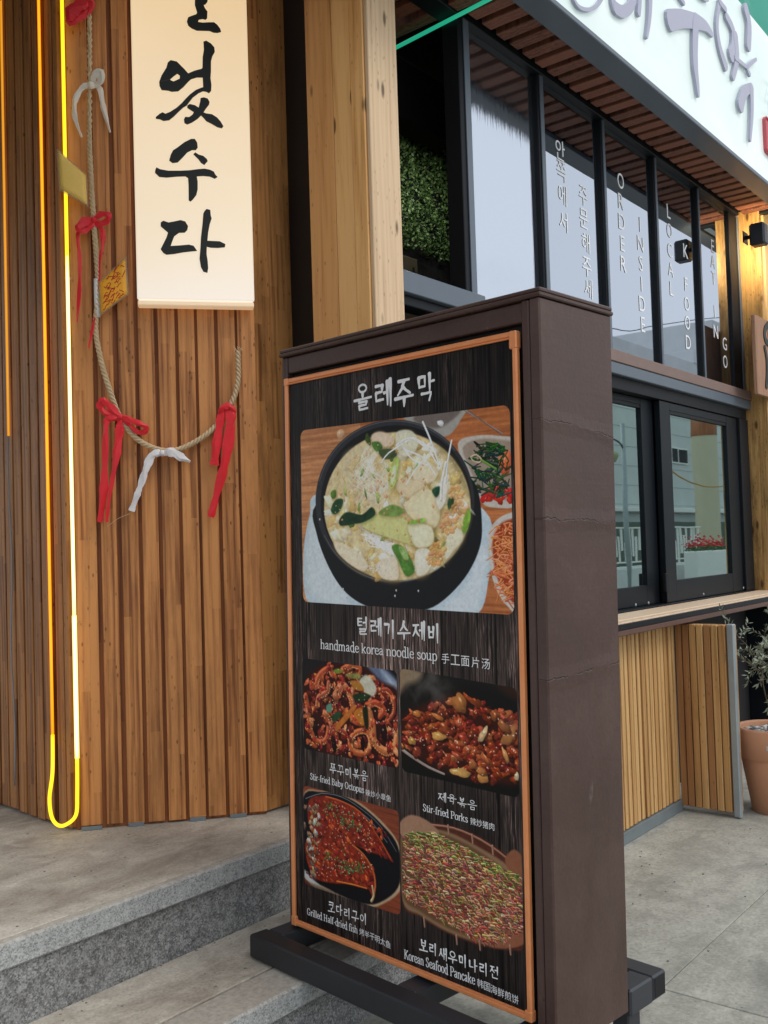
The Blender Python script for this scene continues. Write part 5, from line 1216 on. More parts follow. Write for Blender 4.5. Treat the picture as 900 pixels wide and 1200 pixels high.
# stone bowl
L.poly(pz([(105, 420), (108, 540), (160, 680), (230, 780), (330, 838), (470, 850), (580, 835), (690, 740), (760, 620), (778, 500), (748, 330), (640, 300), (300, 300)]), (.065, .068, .075), 2)
ring = [(425+322*math.cos(a), 407+332*math.sin(a)) for a in np.linspace(0, 2*math.pi, 22)[:-1]]
L.poly(pz(ring), (.13, .135, .15), 2)
L.poly(pz([(430+306*math.cos(a), 412+314*math.sin(a)) for a in np.linspace(0, 2*math.pi, 22)[:-1]]), (.055, .055, .06), 2)
L.stroke(pz([(425+316*math.cos(a), 407+326*math.sin(a)) for a in np.linspace(.5, 2.7, 12)]), 5, 5, (.28, .29, .31), .2, op=.8)
L.stroke(pz([(425+316*math.cos(a), 407+326*math.sin(a)) for a in np.linspace(3.4, 5.6, 12)]), 4, 4, (.30, .30, .31), .2, op=.7)
soup = [(435+297*math.cos(a)*(1 if math.cos(a) > 0 else 1.0), 432+(296 if math.sin(a) > 0 else 306)*math.sin(a)) for a in np.linspace(0, 2*math.pi, 24)[:-1]]
L.poly(pz(soup), (.84, .70, .46), 3, tex=.4)
L.poly(pz([(600, 180), (680, 260), (725, 380), (700, 330), (640, 230)]), (.30, .27, .15), 16, op=.8)
insoup = lambda x, y: ((x-435)/280)**2+((y-430)/285)**2 < 1
for k in range(190):
    x, y = R0.uniform(140, 730), R0.uniform(130, 725)
    if insoup(x, y): L.blob(*Zb(x, y), R0.uniform(12, 40), R0.uniform(8, 22), R0.uniform(0, 3), jit(R0.choice([(.88, .82, .64), (.82, .68, .38), (.93, .90, .80), (.72, .55, .28)]), .08), .35, .4, k, op=.75, sh=.65)
for k in range(60):    # minced pink bits left
    x, y = R0.gauss(300, 50), R0.gauss(320, 60)
    if insoup(x, y): L.blob(*Zb(x, y), R0.uniform(5, 12), R0.uniform(4, 9), R0.uniform(0, 3), jit((.78, .48, .34)), .3, .3, k, op=.8)
L.poly(pz([(210, 240), (240, 200), (290, 185), (330, 180), (380, 240), (400, 320), (380, 400), (340, 440), (270, 420), (220, 330)]), (.80, .72, .55), 14, op=.45)
for k in range(34):    # noodles
    x, y = R0.uniform(300, 430), R0.uniform(150, 280); L.stroke(pz([(x, y), (x+R0.uniform(-70, 20), y+55), (x+R0.uniform(-50, 30), y+110), (x+R0.uniform(-70, 60), y+R0.uniform(130, 200))]), 4.0, 3.0, jit((.93, .88, .76), .05), .12, op=.8, sh=.3)
for k in range(30): a = R0.uniform(0, 1); L.stroke(pz([(290+a*70+R0.uniform(-10, 10), 540+R0.uniform(-25, 25)), (350+R0.uniform(-30, 30), 570+R0.uniform(-25, 25)), (400+R0.uniform(-20, 30), 600+R0.uniform(-25, 35))]), 4.6, 3.8, jit((.97, .95, .90), .03), .15, sh=.3)
for k in range(26):    # golden broth between the pieces
    a = R0.uniform(0, 6.28); r_ = R0.uniform(.2, .95); L.blob(*Zb(435+285*r_*math.cos(a), 430+285*r_*math.sin(a)), R0.uniform(20, 50), R0.uniform(14, 30), R0.uniform(0, 3), (.80, .56, .20), .1, .4, k, soft=.8, op=.42, sh=.2)
for k in range(26):    # leafy scraps
    a = R0.uniform(0, 6.28); r_ = R0.uniform(.3, .95); x, y = 435+285*r_*math.cos(a), 430+285*r_*math.sin(a)
    L.blob(*Zb(x, y), R0.uniform(8, 20), R0.uniform(4, 9), R0.uniform(0, 3), jit(R0.choice([(.16, .30, .12), (.36, .50, .18), (.10, .20, .11), (.52, .62, .26)])), .3, .4, k, op=.9)
# dumpling skins
for P, c_ in ((((330, 140), (370, 125), (420, 150), (410, 180), (350, 185)), (.82, .72, .60)), (((430, 130), (490, 120), (520, 170), (490, 220), (440, 210)), (.76, .80, .66)),
              (((500, 280), (560, 250), (600, 290), (570, 330), (510, 330)), (.86, .80, .62)), (((430, 330), (500, 320), (560, 350), (530, 400), (450, 380)), (.82, .74, .55)),
              (((465, 420), (548, 355), (600, 400), (605, 480), (570, 520), (500, 480)), (.87, .82, .60)), (((290, 500), (340, 465), (420, 465), (480, 485), (570, 510), (580, 580), (520, 590), (420, 560), (330, 530)), (.70, .76, .42)),
              (((480, 500), (570, 510), (575, 580), (510, 590)), (.84, .86, .66)), (((180, 570), (240, 590), (310, 650), (300, 690), (240, 660), (190, 610)), (.86, .80, .64)),
              (((350, 660), (420, 630), (440, 690), (430, 725), (370, 715)), (.84, .80, .66)), (((510, 610), (560, 600), (575, 650), (550, 700), (510, 700)), (.84, .86, .74)), (((640, 540), (690, 520), (700, 560), (660, 610), (630, 640)), (.80, .82, .66)),
              (((590, 380), (610, 330), (640, 300), (630, 400), (605, 440)), (.88, .88, .80))):
    cxx = sum(p[0] for p in P)/len(P); cyy = sum(p[1] for p in P)/len(P)
    L.poly(pz([(cxx+(p[0]-cxx)*1.10+4, cyy+(p[1]-cyy)*1.12+8) for p in P]), (.42, .33, .16), 10, op=.55)
    c_ = (min(1, c_[0]*1.08), c_[1]*.985, c_[2]*.96); L.poly(pz(P), c_, 3, tex=.14, op=.93); L.poly(pz([(cxx+(p[0]-cxx)*.6-6, cyy+(p[1]-cyy)*.55-8) for p in P]), tuple(min(1, v*1.1) for v in c_), 14, op=.6)
# greens
for P, c_ in ((((165, 440), (185, 400), (215, 400), (205, 440), (180, 460)), (.10, .22, .12)), (((200, 480), (230, 450), (290, 460), (330, 430), (345, 460), (300, 490), (250, 500), (205, 505)), (.07, .17, .10)),
              (((360, 450), (410, 420), (460, 440), (440, 465), (380, 465)), (.36, .48, .20)), (((412, 590), (450, 585), (490, 640), (505, 690), (470, 710), (440, 650)), (.24, .42, .14)), (((440, 590), (470, 600), (480, 640), (460, 640)), (.46, .60, .30)),
              (((575, 360), (605, 345), (605, 375), (590, 390)), (.08, .22, .14)), (((640, 400), (660, 385), (675, 410), (660, 445), (640, 435)), (.14, .24, .12)), (((705, 470), (725, 430), (732, 470), (715, 530), (698, 525)), (.40, .58, .16)),
              (((330, 170), (360, 165), (375, 190), (350, 205)), (.22, .36, .12)), (((360, 200), (420, 195), (430, 225), (380, 235)), (.20, .25, .14)), (((310, 130), (325, 150), (325, 180), (305, 160)), (.16, .22, .08)),
              (((400, 300), (420, 235), (440, 230), (440, 270), (425, 340), (405, 355)), (.62, .72, .30)), (((480, 490), (540, 475), (545, 490), (490, 500)), (.45, .66, .20)), (((165, 370), (185, 360), (185, 390), (170, 395)), (.25, .38, .12))):
    L.poly(pz([(p[0]+4, p[1]+6) for p in P]), (.25, .22, .10), 8, op=.5); L.poly(pz(P), c_, 2.5, tex=.6)
L.poly(pz([(408, 320), (418, 270), (428, 262), (428, 300), (416, 335)]), (.84, .88, .66), 4)
for cx_, cy_ in ((675, 370), (690, 430), (650, 470), (640, 510), (600, 600), (585, 640)):      # shrimp
    for k in range(7): a = k*.8; L.stroke(pz([(cx_+30*math.cos(a), cy_+26*math.sin(a)), (cx_+22*math.cos(a+.5), cy_+20*math.sin(a+.5)), (cx_+10*math.cos(a+.9), cy_+10*math.sin(a+.9))]), 15, 9, jit((.82, .48, .26), .15), .22, op=.75, sh=.3)
for k in range(40):
    x, y = R0.gauss(480, 110), R0.gauss(380, 120)
    if insoup(x, y): L.blob(*Zb(x, y), R0.uniform(3, 8), R0.uniform(3, 6), R0.uniform(0, 3), jit((.76, .42, .24)), .3, .3, k, op=.8)
for P in ([(470, 200), (540, 230), (590, 300)], [(500, 150), (560, 200), (600, 260)], [(480, 160), (400, 210), (370, 250)], [(460, 190), (500, 240), (560, 260)], [(540, 240), (500, 290), (470, 340)], [(430, 180), (480, 150), (540, 170), (580, 220)]):
    L.stroke(pz(P), 7.5, 5.5, (.97, .95, .92), .1, sh=.35)
L.stroke(pz([(538, 85), (570, 160), (605, 262)]), 9, 8, (.86, .87, .88), .2); L.stroke(pz([(655, 160), (640, 240), (632, 330)]), 8, 8, (.84, .84, .84), .2); L.stroke(pz([(632, 250), (615, 330), (612, 400)]), 12, 12, (.88, .88, .80), .2)
for k in range(90):
    a = R0.uniform(0, 6.28); r_ = R0.uniform(.80, .99); L.blob(*Zb(435+290*r_*math.cos(a), 430+290*r_*math.sin(a)), R0.uniform(2, 5), R0.uniform(2, 5), 0, jit((.74, .66, .48)), .5, .1, k, op=.6, tex=0)
for k in range(160):
    x, y = R0.gauss(345, 45), R0.gauss(690, 25)
    if insoup(x, y): L.blob(*Zb(x, y), 3.5, 3.0, 0, (.80, .76, .70), .5, .1, k, op=.6, tex=0)
for x, y in ((430, 768), (425, 790), (215, 762), (120, 480), (230, 795), (520, 770)): L.blob(*Zb(x, y), 4, 4, 0, (.6, .6, .6), .3)
L.paste()
# --- stir-fried octopus
Zo = lambda x, y: (330+x/6, 760+y/6); pz = lambda P: [Zo(*p) for p in P]
L = Layer([(356, 771), (464.6, 786), (464.8, 900), (356, 877)], 16, (.06, .05, .06))
L.poly(pz([(560, 60), (700, 120), (830, 260), (830, 480), (760, 360), (640, 200)]), (.36, .42, .54), 10); L.poly(pz([(700, 150), (800, 240), (820, 330), (760, 260)]), (.66, .72, .80), 12)
L.poly(pz([(165, 90), (360, 80), (250, 160), (165, 260)]), (.09, .08, .085), 10)
L.poly(pz([(160, 240), (300, 110), (540, 100), (700, 230), (830, 330), (830, 800), (640, 800), (300, 740), (190, 660), (160, 560)]), (.20, .045, .03), 8)
def inl(x, y): return y > 90 and y > 240-(x-160)*.9 and y > 100+(x-520)*.85 and y < 700+(x-200)*.25
octc = [(.60, .18, .09), (.70, .26, .12), (.46, .09, .06), (.76, .36, .18), (.34, .06, .05), (.50, .13, .08), (.80, .46, .28)]
for k in range(210):
    x, y = R0.uniform(160, 820), R0.uniform(100, 820)
    if inl(x, y): L.blob(*Zo(x, y), R0.uniform(8, 24), R0.uniform(6, 16), R0.uniform(0, 3), jit(R0.choice(octc)), .55, .35, k, tex=.5)
def tent(P, w0, w1, col, suck=(.84, .50, .28)):
    L.stroke(pz([(p[0]+8, p[1]+10) for p in P]), w0*1.2, w1*1.2, (.10, .02, .02), 0, op=.6); L.stroke(pz(P), w0, w1, col, .3)
    Q = smooth([Zo(*p) for p in P], 6)
    for i in range(0, len(Q)-1, 1):
        a, b = T(*Q[i]), T(*Q[i+1]); d = (b[0]-a[0], b[1]-a[1]); l_ = math.hypot(*d) or 1; w__ = (w0+(w1-w0)*i/len(Q))*.42
        L.blob(a[0]-d[1]/l_*w__, a[1]+d[0]/l_*w__, 4.6, 3.4, 0, jit(suck, .2), .3, .3, i, op=.75, pxl=False)
tent([(560, 740), (500, 720), (480, 650), (520, 590), (590, 580), (625, 640), (610, 720), (560, 740)], 24, 18, (.78, .34, .15))
tent([(615, 450), (640, 560), (650, 650), (720, 720), (790, 700), (815, 590)], 34, 28, (.82, .44, .22)); tent([(680, 300), (740, 290), (785, 350), (790, 450), (740, 520)], 22, 12, (.62, .20, .12))
tent([(170, 330), (190, 440), (200, 560), (250, 650), (310, 640), (330, 540), (300, 460)], 24, 22, (.72, .30, .14)); tent([(350, 720), (330, 640), (360, 560), (440, 590), (480, 640)], 20, 14, (.55, .16, .12))
tent([(240, 250), (270, 180), (330, 140), (360, 190)], 26, 20, (.74, .30, .14)); tent([(430, 150), (500, 110), (550, 140), (540, 190)], 26, 22, (.78, .32, .16)); tent([(380, 330), (430, 260), (480, 320), (500, 400)], 34, 26, (.76, .40, .24)); tent([(600, 400), (660, 380), (720, 430), (690, 480)], 26, 20, (.74, .24, .12)); tent([(250, 400), (260, 340), (320, 300), (330, 240)], 24, 20, (.70, .32, .2))
for k in range(150):
    x, y = R0.uniform(165, 815), R0.uniform(110, 800)
    if inl(x, y): L.blob(*Zo(x, y), R0.uniform(7, 17), R0.uniform(5, 12), R0.uniform(0, 3), jit(R0.choice(octc)), .5, .4, k+7, tex=.6, op=.92)
L.poly(pz([(545, 230), (600, 185), (665, 270), (640, 335), (580, 300)]), (.80, .78, .68), 4, tex=.2); L.poly(pz([(480, 230), (540, 230), (580, 290), (520, 290)]), (.72, .45, .14), 3)
L.poly(pz([(500, 330), (560, 310), (625, 330), (600, 360), (540, 380)]), (.09, .20, .09), 3, tex=.5); L.poly(pz([(350, 480), (400, 440), (420, 470), (370, 515)]), (.13, .26, .14), 3, tex=.5); L.poly(pz([(315, 400), (350, 385), (350, 440), (320, 445)]), (.35, .55, .45), 3)
L.poly(pz([(505, 450), (560, 415), (590, 500), (570, 545), (530, 500)]), (.80, .45, .12), 3, tex=.3); L.poly(pz([(380, 540), (500, 405), (520, 425), (400, 570)]), (.80, .42, .13), 3, tex=.3); L.poly(pz([(570, 430), (600, 400), (612, 540), (590, 560)]), (.10, .12, .05), 3)
L.poly(pz([(360, 155), (400, 140), (430, 160), (390, 175)]), (.45, .55, .15), 3); L.poly(pz([(450, 180), (540, 175), (550, 210), (480, 205)]), (.55, .55, .25), 4, tex=.6)
L.blob(*Zo(570, 670), 11, 22, 0, (.05, .01, .01), .1); L.blob(*Zo(720, 590), 17, 26, 0, (.10, .02, .015), .6); L.blob(*Zo(370, 680), 14, 22, 0, (.08, .015, .015), .3); L.blob(*Zo(240, 560), 13, 30, 0, (.10, .02, .015), .2)
for k in range(130):
    x, y = R0.uniform(170, 815), R0.uniform(120, 800)
    if inl(x, y): L.blob(*Zo(x, y), R0.uniform(2, 4), R0.uniform(1.5, 3), R0.uniform(0, 3), (.92, .74, .60), .3, .1, k, op=.8, tex=0)
L.paste()
# --- stir-fried pork
Zp = lambda x, y: (460+x/5.294, 770+y/5.294); pz = lambda P: [Zp(*p) for p in P]
L = Layer([(470.3, 783), (605.5, 806), (608, 935), (470.8, 903)], 20, (.075, .07, .065))
L.poly(pz([(40, 60), (180, 90), (150, 150), (90, 170), (40, 220)]), (.56, .46, .34), 12); L.poly(pz([(420, 180), (560, 190), (740, 270), (800, 380), (700, 440), (520, 330)]), (.045, .05, .05), 12); L.poly(pz([(640, 150), (790, 190), (790, 260), (700, 220)]), (.20, .10, .06), 16)
L.poly(pz([(40, 570), (110, 600), (330, 730), (500, 780), (790, 790), (790, 900), (300, 800), (40, 700)]), (.05, .048, .045), 6); L.stroke(pz([(45, 560), (110, 610), (220, 680), (320, 725)]), 13, 8, (.68, .60, .56), .2)
L.poly(pz([(50, 480), (70, 360), (200, 290), (380, 240), (560, 340), (700, 370), (790, 480), (790, 770), (600, 770), (360, 720), (120, 600)]), (.22, .07, .035), 12)
inp = lambda x, y: y > 380-(x-60)*.42 and y > 230+abs(x-400)*.35 and y < 560+(x-60)*.42 and y < 765
pk = [(.46, .13, .06), (.56, .20, .09), (.36, .09, .045), (.62, .28, .14), (.50, .17, .08)]
for k in range(330):
    x = R0.uniform(60, 785); y = R0.uniform(240, 765)
    if inp(x, y): L.blob(*Zp(x, y), R0.uniform(9, 30), R0.uniform(7, 18), R0.uniform(-.8, .8), jit(R0.choice(pk)), .55, .4, k, tex=.7, sh=.8)
for x, y, a, b, r_, c_ in ((285, 490, 32, 13, .1, (.80, .55, .26)), (120, 520, 18, 13, .4, (.72, .50, .22)), (415, 285, 36, 26, .9, (.62, .36, .16)), (420, 715, 42, 14, -.1, (.78, .56, .28)), (560, 480, 12, 28, .6, (.82, .66, .46)), (560, 740, 24, 20, 0, (.78, .50, .24)), (150, 350, 20, 10, 0, (.72, .40, .16)), (540, 700, 26, 10, .3, (.76, .44, .22)), (700, 610, 8, 28, -.4, (.78, .50, .26)), (495, 665, 18, 14, 0, (.60, .32, .16)), (280, 370, 24, 9, .3, (.74, .40, .16)), (770, 740, 8, 14, 0, (.76, .66, .50)), (720, 490, 20, 34, .7, (.66, .40, .20)), (690, 430, 24, 16, .6, (.56, .30, .15))):
    L.blob(*Zp(x+4, y+8), a*1.1, b*1.2, r_, (.12, .03, .02), 0, .2, 3, op=.6); L.blob(*Zp(x, y), a, b, r_, c_, .55, .25, int(x))
for k in range(60): 
    x = R0.uniform(70, 780); y = R0.uniform(330, 740)
    if inp(x, y): L.blob(*Zp(x, y), R0.uniform(2, 4), R0.uniform(1.5, 3), R0.uniform(0, 3), (.95, .82, .74), .3, .1, k, op=.8, tex=0)
for k in range(26): L.blob(*Zp(R0.gauss(220, 75), R0.gauss(190, 55)), R0.uniform(20, 50), R0.uniform(14, 40), R0.uniform(0, 3), (.50, .48, .46), 0, .4, k, soft=.9, op=.16, sh=0)
L.blob(*Zp(740, 410), 36, 26, 0, (.40, .38, .36), 0, .4, 4, soft=.9, op=.35, sh=0)
L.paste()
# --- grilled fish
Zf = lambda x, y: (340+x/5.457, 910+y/5.457); pz = lambda P: [Zf(*p) for p in P]
L = Layer([(357, 920), (467, 950), (468, 1072), (357, 1036)], 18, (.50, .22, .13))
h_, w_ = L.a.shape[:2]; L.a *= (.75+.5*vnoise(h_, w_, 6, 90, 12, 4))[..., None]
L.poly(pz([(80, 130), (200, 90), (330, 115), (450, 170), (600, 300), (700, 450), (715, 700), (600, 810), (480, 830), (250, 760), (80, 600)]), (.72, .60, .46), 3)
L.poly(pz([(80, 140), (200, 98), (330, 120), (450, 185), (580, 300), (690, 450), (700, 680), (600, 790), (470, 812), (250, 720), (80, 580)]), (.045, .05, .07), 3)
L.stroke(pz([(100, 140), (200, 108), (330, 130), (460, 210), (580, 320), (680, 480)]), 4, 3, (.45, .47, .52), .3); L.stroke(pz([(440, 220), (520, 290), (620, 420)]), 4, 3, (.50, .52, .56), .3)
L.poly(pz([(80, 580), (130, 640), (190, 695), (140, 680), (90, 640)]), (.72, .72, .72), 4)
for P, c_ in ((((120, 150), (210, 120), (330, 160), (450, 230), (560, 380), (620, 470), (660, 550), (600, 500), (530, 490), (420, 440), (300, 400), (200, 380), (120, 300)), (.50, .13, .07)), (((110, 400), (230, 385), (340, 390), (440, 470), (520, 580), (545, 690), (530, 790), (500, 720), (400, 690), (260, 680), (150, 640), (100, 500)), (.52, .14, .07))):
    L.poly(pz([(p[0]+8, p[1]+14) for p in P]), (.02, .015, .015), 8, op=.8); L.poly(pz(P), c_, 3, tex=.8)
fin = lambda x, y: (130 < x < 640 and 140+(x-130)*.0+max(0, x-250)*.55 < y < 370+(x-150)*.30) or (130 < x < 530 and 400+max(0, x-330)*.75 < y < 660+(x-150)*.1)
for k in range(330):
    x, y = R0.uniform(120, 640), R0.uniform(140, 700)
    if fin(x, y): L.blob(*Zf(x, y), R0.uniform(5, 16), R0.uniform(3, 9), R0.uniform(0, 1.2), jit(R0.choice([(.60, .18, .08), (.70, .26, .10), (.42, .09, .06), (.50, .13, .08), (.36, .07, .06)])), .3, .4, k, tex=.6)
L.stroke(pz([(230, 130), (330, 160), (450, 230), (560, 380), (640, 520)]), 9, 6, (.72, .26, .09), .3); L.stroke(pz([(400, 440), (470, 500), (530, 600), (545, 700), (530, 780)]), 9, 9, (.74, .32, .12), .3); L.stroke(pz([(300, 670), (400, 690), (490, 715)]), 8, 6, (.80, .36, .10), .3); L.stroke(pz([(525, 700), (535, 760), (520, 795)]), 10, 12, (.74, .60, .42), .3)
for k in range(70):
    t_ = R0.random(); x, y = 150+R0.gauss(0, 28), 170+t_*470
    L.blob(*Zf(x, y), R0.uniform(5, 14), R0.uniform(4, 10), R0.uniform(0, 3), jit(R0.choice([(.70, .66, .62), (.50, .38, .28), (.60, .46, .32), (.34, .26, .22)])), .35, .4, k)
for k in range(150):
    g_ = R0.choice([(380, 290), (350, 540), (410, 320), (250, 200), (330, 270), (370, 590), (240, 510), (440, 590)]); L.blob(*Zf(g_[0]+R0.gauss(0, 26), g_[1]+R0.gauss(0, 24)), R0.uniform(2.5, 6), R0.uniform(2, 5), R0.uniform(0, 3), jit((.26, .40, .20), .3), .1, .4, k, tex=0)
for k in range(200):
    x, y = R0.uniform(170, 540), R0.uniform(180, 640)
    if fin(x, y): L.blob(*Zf(x, y), 2.6, 1.8, R0.uniform(0, 3), (.84, .70, .56), .1, .1, k, tex=0)
L.paste(lambda X, Y, s: np.clip(1-(Y-T(357, 1030)[1]+(X-s.x0)*.0)/26, 0, 1)*(X < T(400, 1030)[0])+1.0*(X >= T(400, 1030)[0]))
# --- seafood pancake on a tray
Zn = lambda x, y: (460+x/4.6167, 940+y/4.6167); pz = lambda P: [Zn(*p) for p in P]
L = Layer([(471, 950), (610.5, 985), (613, 1128), (471, 1090)], 2, (0, 0, 0)); msk = np.zeros(L.a.shape[:2], np.float32)
L.gain = False; bgc = IMG[L.y0:L.y1, L.x0:L.x1].copy(); L.a = bgc.copy()
L.poly(pz([(50, 130), (200, 110), (330, 130), (480, 190), (620, 290), (705, 400), (710, 760), (640, 800), (480, 775), (300, 710), (150, 620), (55, 540)]), (.34, .17, .12), 3, tex=.3)
L.stroke(pz([(190, 120), (330, 140), (480, 205), (620, 305), (700, 400)]), 8, 8, (.62, .42, .34), .2)
L.poly(pz([(50, 150), (160, 140), (300, 160), (480, 250), (620, 340), (700, 440), (710, 740), (580, 780), (420, 745), (280, 690), (150, 610), (55, 530)]), (.56, .44, .33), 4)
L.poly(pz([(55, 170), (160, 150), (300, 180), (460, 260), (610, 370), (700, 470), (705, 700), (560, 765), (420, 730), (280, 670), (150, 590), (55, 500)]), (.42, .30, .20), 5)
L.poly(pz([(40, 110), (100, 68), (190, 100), (250, 170), (150, 180), (50, 180)]), (.66, .50, .40), 3, tex=.1); L.poly(pz([(610, 300), (660, 255), (712, 320), (712, 440), (630, 370)]), (.56, .35, .25), 3, tex=.1); L.poly(pz([(520, 770), (640, 690), (712, 690), (712, 765), (600, 790)]), (.58, .36, .26), 3, tex=.1)
for x, y in ((300, 140), (430, 190), (540, 250), (345, 735), (470, 765), (635, 790), (170, 640)): L.stroke(pz([(x, y-14), (x+4, y+34)]), 9, 7, (.62, .46, .38), .2)
inn_ = lambda x, y: 55 < x < 705 and y > 160+max(0, x-220)*.52 and y < 515+(x-55)*.58 and y < 762-(max(0, x-560))*.45
pn = [(.60, .34, .30), (.68, .40, .33), (.44, .20, .19), (.78, .56, .44), (.56, .46, .24), (.66, .24, .19), (.76, .66, .46)]
for k in range(3000):
    x, y = R0.uniform(55, 705), R0.uniform(150, 765)
    if not inn_(x, y): continue
    e = y-(160+max(0, x-220)*.52); gr_ = R0.random() < max(.06, .75-e/150)
    c_ = jit(R0.choice([(.46, .52, .24), (.60, .62, .32), (.32, .38, .17), (.70, .62, .36)]) if gr_ else R0.choice(pn), .22); a = R0.uniform(.0, 1.2); l_ = R0.uniform(13, 32)
    L.stroke(pz([(x, y), (x+l_*math.cos(a)*.6, y+l_*math.sin(a)*.4), (x+l_*math.cos(a), y+l_*math.sin(a)*1.2)]), R0.uniform(5.5, 9), 4, c_, .25, sh=.8)
L.paste()
IMG = np.clip(IMG, 0, 1)
IMG *= (1+.05*(vnoise(IH, IW, 3, 3, 40, 1)-.5))[..., None]
buf = np.ones((IH, IW, 4), np.float32); buf[..., :3] = IMG[::-1]
im = bpy.data.images.new('menu_print', IW, IH); im.pixels.foreach_set(np.clip(buf, 0, 1).ravel()); im.update(); im.pack()
t = NT('printed_poster'); uvn = t.n('UVMap', uv_map='UVMap'); ti = t.n('TexImage', {0: uvn.outputs[0]}); ti.image = im
wr = t.noise(t.coord(), 3.0, 3)
pm = t.surf(ti.outputs[0], .42, t.bump(wr, .15, .004), 0, .16)
mb = MB(); nx2, nz2 = 8, 14; V = []; UV = []
for j in range(nz2+1):
    for i in range(nx2+1): V.append((PWD*i/nx2, 0, PHT*j/nz2)); UV.append((i/nx2, j/nz2))
mb.add(V, [(j*(nx2+1)+i, j*(nx2+1)+i+1, (j+1)*(nx2+1)+i+1, (j+1)*(nx2+1)+i) for j in range(nz2) for i in range(nx2)])
po = mb.build('poster', pm, ms, False); po.location = (0, -.012, ZP); po['label'] = 'dark wood pattern poster with five food photographs'
uvl = po.data.uv_layers.new(name='UVMap')
for lp2 in po.data.loops: uvl.data[lp2.index].uv = UV[lp2.vertex_index]
def PL(px, py): x, z = stp(px, py, .0128); return x, z-ZP
def pline(strokes, W_, bl_, br_, tl_, dy=0):
    A, B, Tt = PL(*bl_), PL(*br_), PL(*tl_); h = Tt[1]-A[1]
    mb = MB(); stroke_mesh(mb, fit(strokes, W_, A, B, h/(1.0 if dy == 0 else dy)), -.0008, stag=.00002, rough=.12 if dy == 0 else 0)
    return mb.build('lettering', M['print_w'], po, False)
for s__, a, b, c_, bw in (('올레주막', (414, 482), (513, 469), (414, 452), .122), ('털레기수제비', (417, 743), (518, 753), (417, 723), .122), ('쭈꾸미볶음', (386, 905), (432, 917), (386, 893.5), .105), ('제육볶음', (512.5, 938), (560, 951), (512.5, 927), .105), ('코다리구이', (384, 1067.6), (431, 1085), (384, 1055.5), .105), ('보리새우미나리전', (491, 1113), (586, 1150), (491, 1099.5), .122)):
    st_, w_ = hangul(s__, bw); pline(st_, w_, a, b, c_)
for s__, a, b, c_ in (('handmade korea noodle soup', (375.5, 760), (513, 774.5), (375.5, 749)), ('Stir-fried Baby Octopus', (363.5, 913), (427, 929.5), (363.5, 905.5)), ('Stir-fried Porks', (495.5, 950), (548.5, 964), (495.5, 941.5)), ('Grilled Half-dried fish', (359.8, 1071.5), (419.5, 1094), (359.8, 1063.5)), ('Korean Seafood Pancake', (473.6, 1123), (557, 1154), (473.6, 1112))):
    st_, w_ = serif(s__); pline(st_, w_, a, b, c_, .78)
for s__, a, b, c_ in (('手工面片汤', (516.5, 777), (575.5, 785), (516.5, 765)), ('辣炒小章鱼', (428, 932), (458.5, 940), (428, 924.5)), ('辣炒猪肉', (551, 966), (580, 974), (551, 957.5)), ('烤半干明太鱼', (421, 1095), (458, 1112), (421, 1087)), ('韩国海鲜煎饼', (559, 1156), (608, 1178), (559, 1146))):
    A, B, Tt = PL(*a), PL(*b), PL(*c_); mb = MB(); font_line(mb, s__, A, B, (Tt[1]-A[1]), -.0008, .0); mb.build('lettering', M['print_w'], po, False)

# ------------------------------------------------------------------ across the street (seen in the window glass)
nb = thing('neighbour_house', 'long grey house across the street behind the viewer', 'building', FA)  # unseen, not in the glass; added to block low sky light
bx('wall', M['conc_w'], nb, -26, -3.0, -18, -12.5, -.02, 4.2, .02)
D = 11.0
vf = lambda px, py, d=D: FA.at(px, py, -d)          # mirror image position -> real one at the same distance in front
bd = thing('grey_house', 'pale grey rendered house across the street reflected in the windows', 'building', FA)
ux0, zt0 = vf(812, 412); ux1, _ = vf(900, 412)
zrf = vf(800, 421)[1]
bx('wall', M['conc_w'], bd, vf(690, 560)[0], 60, -D-6, -D, -.02, zrf, .01)
bx('parapet', M['conc_w'], bd, vf(812, 412)[0], vf(823, 412)[0], -D-.8, -D+.05, zrf, vf(812, 410)[1], .01)
bx('upper_block', M['conc_w'], bd, vf(835, 400)[0], 60, -D-5, -D+.02, zrf, vf(840, 377)[1], .01)
wx0, wz1 = vf(785, 523); wx1, wz0 = vf(806, 545)
wi = bx('window', M['white'], bd, wx0, wx1, -D+.001, -D+.06, wz0, wz1, .01)
for a, b in ((.06, .42), (.50, .94)):
    q = MB(); q.box((wx1-wx0)*a, (wx1-wx0)*b, .061, .072, (wz1-wz0)*.1, (wz1-wz0)*.9); q.build('glass', M['void'], wi, False)
for k in range(9): bx('facade_joint', M['galv'], bd, vf(690, 560)[0], 60, -D+.0005, -D+.012, 1.9+k*.62, 1.915+k*.62, .001)
bx('ledge', M['white'], bd, vf(690, 560)[0], 60, -D+.001, -D+.3, vf(800, 601)[1], vf(800, 596)[1], .02)
M['basegreen'] = plain('dark_hedged_base', (.09, .12, .09), .8, var=.6, scale=3)
bx('base_wall', M['basegreen'], bd, vf(690, 560)[0], 60, -D+.301, -D+.6, 0, vf(800, 612)[1], .02)
d2 = 7.5
pil = thing('cream_pillar', 'cream utility pillar with a dark upper half across the street', 'pillar', FA)
pa, pb_ = vf(823, 600, d2)[0]+.12, vf(840, 600, d2)[0]-.30; zpm = vf(831, 512, d2)[1]
mb = MB(); mb.lathe([((pb_-pa)/2, 0), ((pb_-pa)/2, zpm)], (pa+pb_)/2, -d2, 24); mb.build('lower_shaft', M['cream'], pil, False)
mb = MB(); mb.lathe([((pb_-pa)/2+.01, zpm), ((pb_-pa)/2+.01, vf(831, 488, d2)[1]), (.0, vf(831, 488, d2)[1])], (pa+pb_)/2, -d2, 24); mb.build('upper_shaft', M['slatback'], pil, False)
